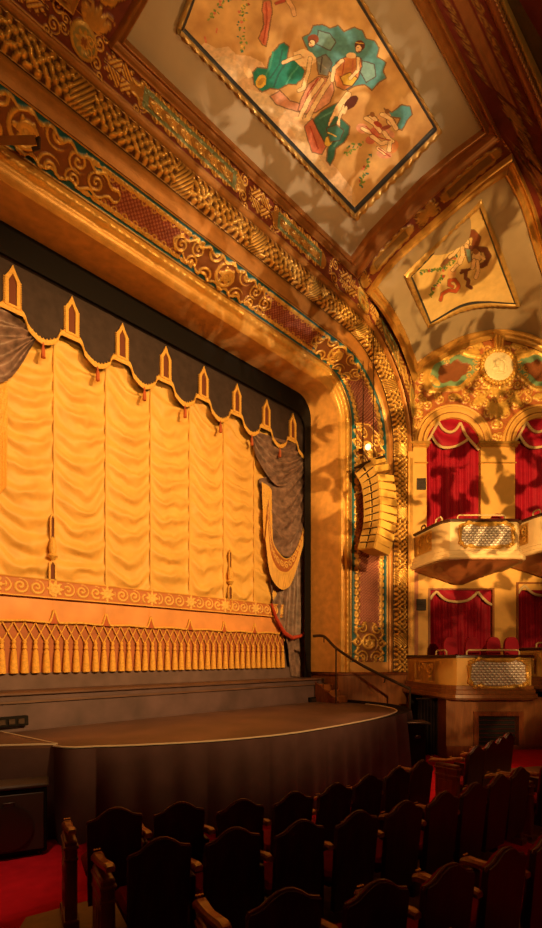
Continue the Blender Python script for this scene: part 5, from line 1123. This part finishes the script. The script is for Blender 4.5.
# wooden floor under the seat banks (carpet in the aisles)
def slabw(name, pts): 
    m = MB(); q = [cw(x, z, 0)[:2] for x, z in pts]; m.prism(q, .0, .012); struct(name, m, 'floorwood', smooth=False)
slabw('floor_boards', [(-2.2, 4.35), (-1.6, 4.75), (-.3, 5.3), (.9, 6.05), (2.2, 7.0), (2.7, 6.4), (2.9, 5.2), (1.9, 2.0), (-1.0, 1.2), (-1.9, 2.6)])
slabw('floor_boards', [(2.75, 7.6), (4.1, 9.9), (6.5, 10.6), (6.5, 6.5), (3.3, 6.0)])
# ================================================================ CAMERA, LIGHT
cam = bpy.data.cameras.new('camera'); co = bpy.data.objects.new('camera', cam); C.objects.link(co)
co.location = (0, 0, EYE); co.rotation_euler = (PI/2, 0, -PI/4)
cam.sensor_fit = 'AUTO'; cam.sensor_width = 36; cam.lens = FPX/928*36; cam.shift_x = 0; cam.shift_y = (HY-464)/928; cam.clip_end = 200
bpy.context.scene.camera = co
sc = bpy.context.scene; vs = sc.view_settings
sc.display_settings.display_device = 'sRGB'; vs.view_transform = 'Standard'; vs.look = 'None'; vs.gamma = 1; vs.use_curve_mapping = False; vs.exposure = 0
w = bpy.data.worlds.new('world'); sc.world = w; w.use_nodes = True
w.node_tree.nodes['Background'].inputs[0].default_value = (1, .42, .16, 1); w.node_tree.nodes['Background'].inputs[1].default_value = .02
def aim(o, tgt): o.rotation_euler = (Vector(tgt)-o.location).to_track_quat('-Z', 'Y').to_euler()
def spot(name, loc, tgt, power, col, size, blend=.5, rad=.15, gobo=None):
    l = bpy.data.lights.new(name, 'SPOT'); l.energy = power; l.color = col; l.spot_size = math.radians(size); l.spot_blend = blend; l.shadow_soft_size = rad
    o = bpy.data.objects.new(name, l); C.objects.link(o); o.location = loc; aim(o, tgt)
    if gobo:                              # leaf-shaped break-up plate in the projector
        sc_, lo, hi, dim, off = gobo
        l.use_nodes = True; nt = l.node_tree; n = nt.nodes; em = n['Emission']
        tc = n.new('ShaderNodeTexCoord'); mp = n.new('ShaderNodeMapping'); mp.inputs['Scale'].default_value = (sc_,)*3; mp.inputs['Location'].default_value = off
        t = n.new('ShaderNodeTexNoise'); t.inputs['Scale'].default_value = 1; t.inputs['Detail'].default_value = 2.2; t.inputs['Distortion'].default_value = .6
        mr = n.new('ShaderNodeMapRange'); mr.inputs[1].default_value = lo; mr.inputs[2].default_value = hi; mr.inputs[3].default_value = dim; mr.inputs[4].default_value = 1
        nt.links.new(tc.outputs['Normal'], mp.inputs[0]); nt.links.new(mp.outputs[0], t.inputs['Vector']); nt.links.new(t.outputs['Fac'], mr.inputs[0]); nt.links.new(mr.outputs[0], em.inputs['Strength'])
    return o
W1 = (1, .55, .17)
spot('balcony_rail_wash', (7.0, -6, 9.0), (6.2, 10, 5.0), 10000, W1, 50, .6, .3)
spot('balcony_rail_wash', (2.5, -5, 8.5), (4.2, 10, 4.8), 4000, W1, 44, .7, .3)
spot('projector_gobo', (1.5, -4.5, 4.2), at(478, 425, 13.5), 19000, (1, .58, .18), 36, .3, .03, (24, .44, .51, .18, (3.3, 1.2, 0)))
spot('projector_gobo', (4.5, -2.0, 3.4), onceil(300, 225), 3600, (1, .76, .48), 30, .6, .03, (30, .50, .56, .02, (0, 0, 0)))
spot('projector_gobo', (1.5, -4.5, 4.2), at(470, 640, 12.5), 4800, (1, .58, .20), 24, .5, .05, (20, .44, .58, .35, (0, 0, 0)))
spot('ceiling_wash', (5, -1, 3.2), onceil(310, 75), 2300, (1, .60, .24), 38, .9, .2)
spot('arch_wash', (0, -4, 3.4), onceil(210, 200), 1900, W1, 60, .9, .2)
spot('aisle_fill', at(455, 300, 10.5), at(440, 790, 9.), 1300, (1, .5, .2), 34, .6, .2)  # added spot on the right aisle carpet, in place of spill from the boxes
spot('aisle_fill', (0.5, 4.5, 8.5), cw(-3.8, 5.6, 0), 1000, (1, .6, .3), 22, .7, .2)  # added spot brightening the left carpet and seat ends, no fixture there
l = bpy.data.lights.new('ambient_fill', 'POINT'); l.energy = 150; l.color = (1, .46, .14); l.shadow_soft_size = .8  # added point light for general ambience; no chandelier hangs here
o = bpy.data.objects.new('ambient_fill', l); C.objects.link(o); o.location = (6, -2, 9)
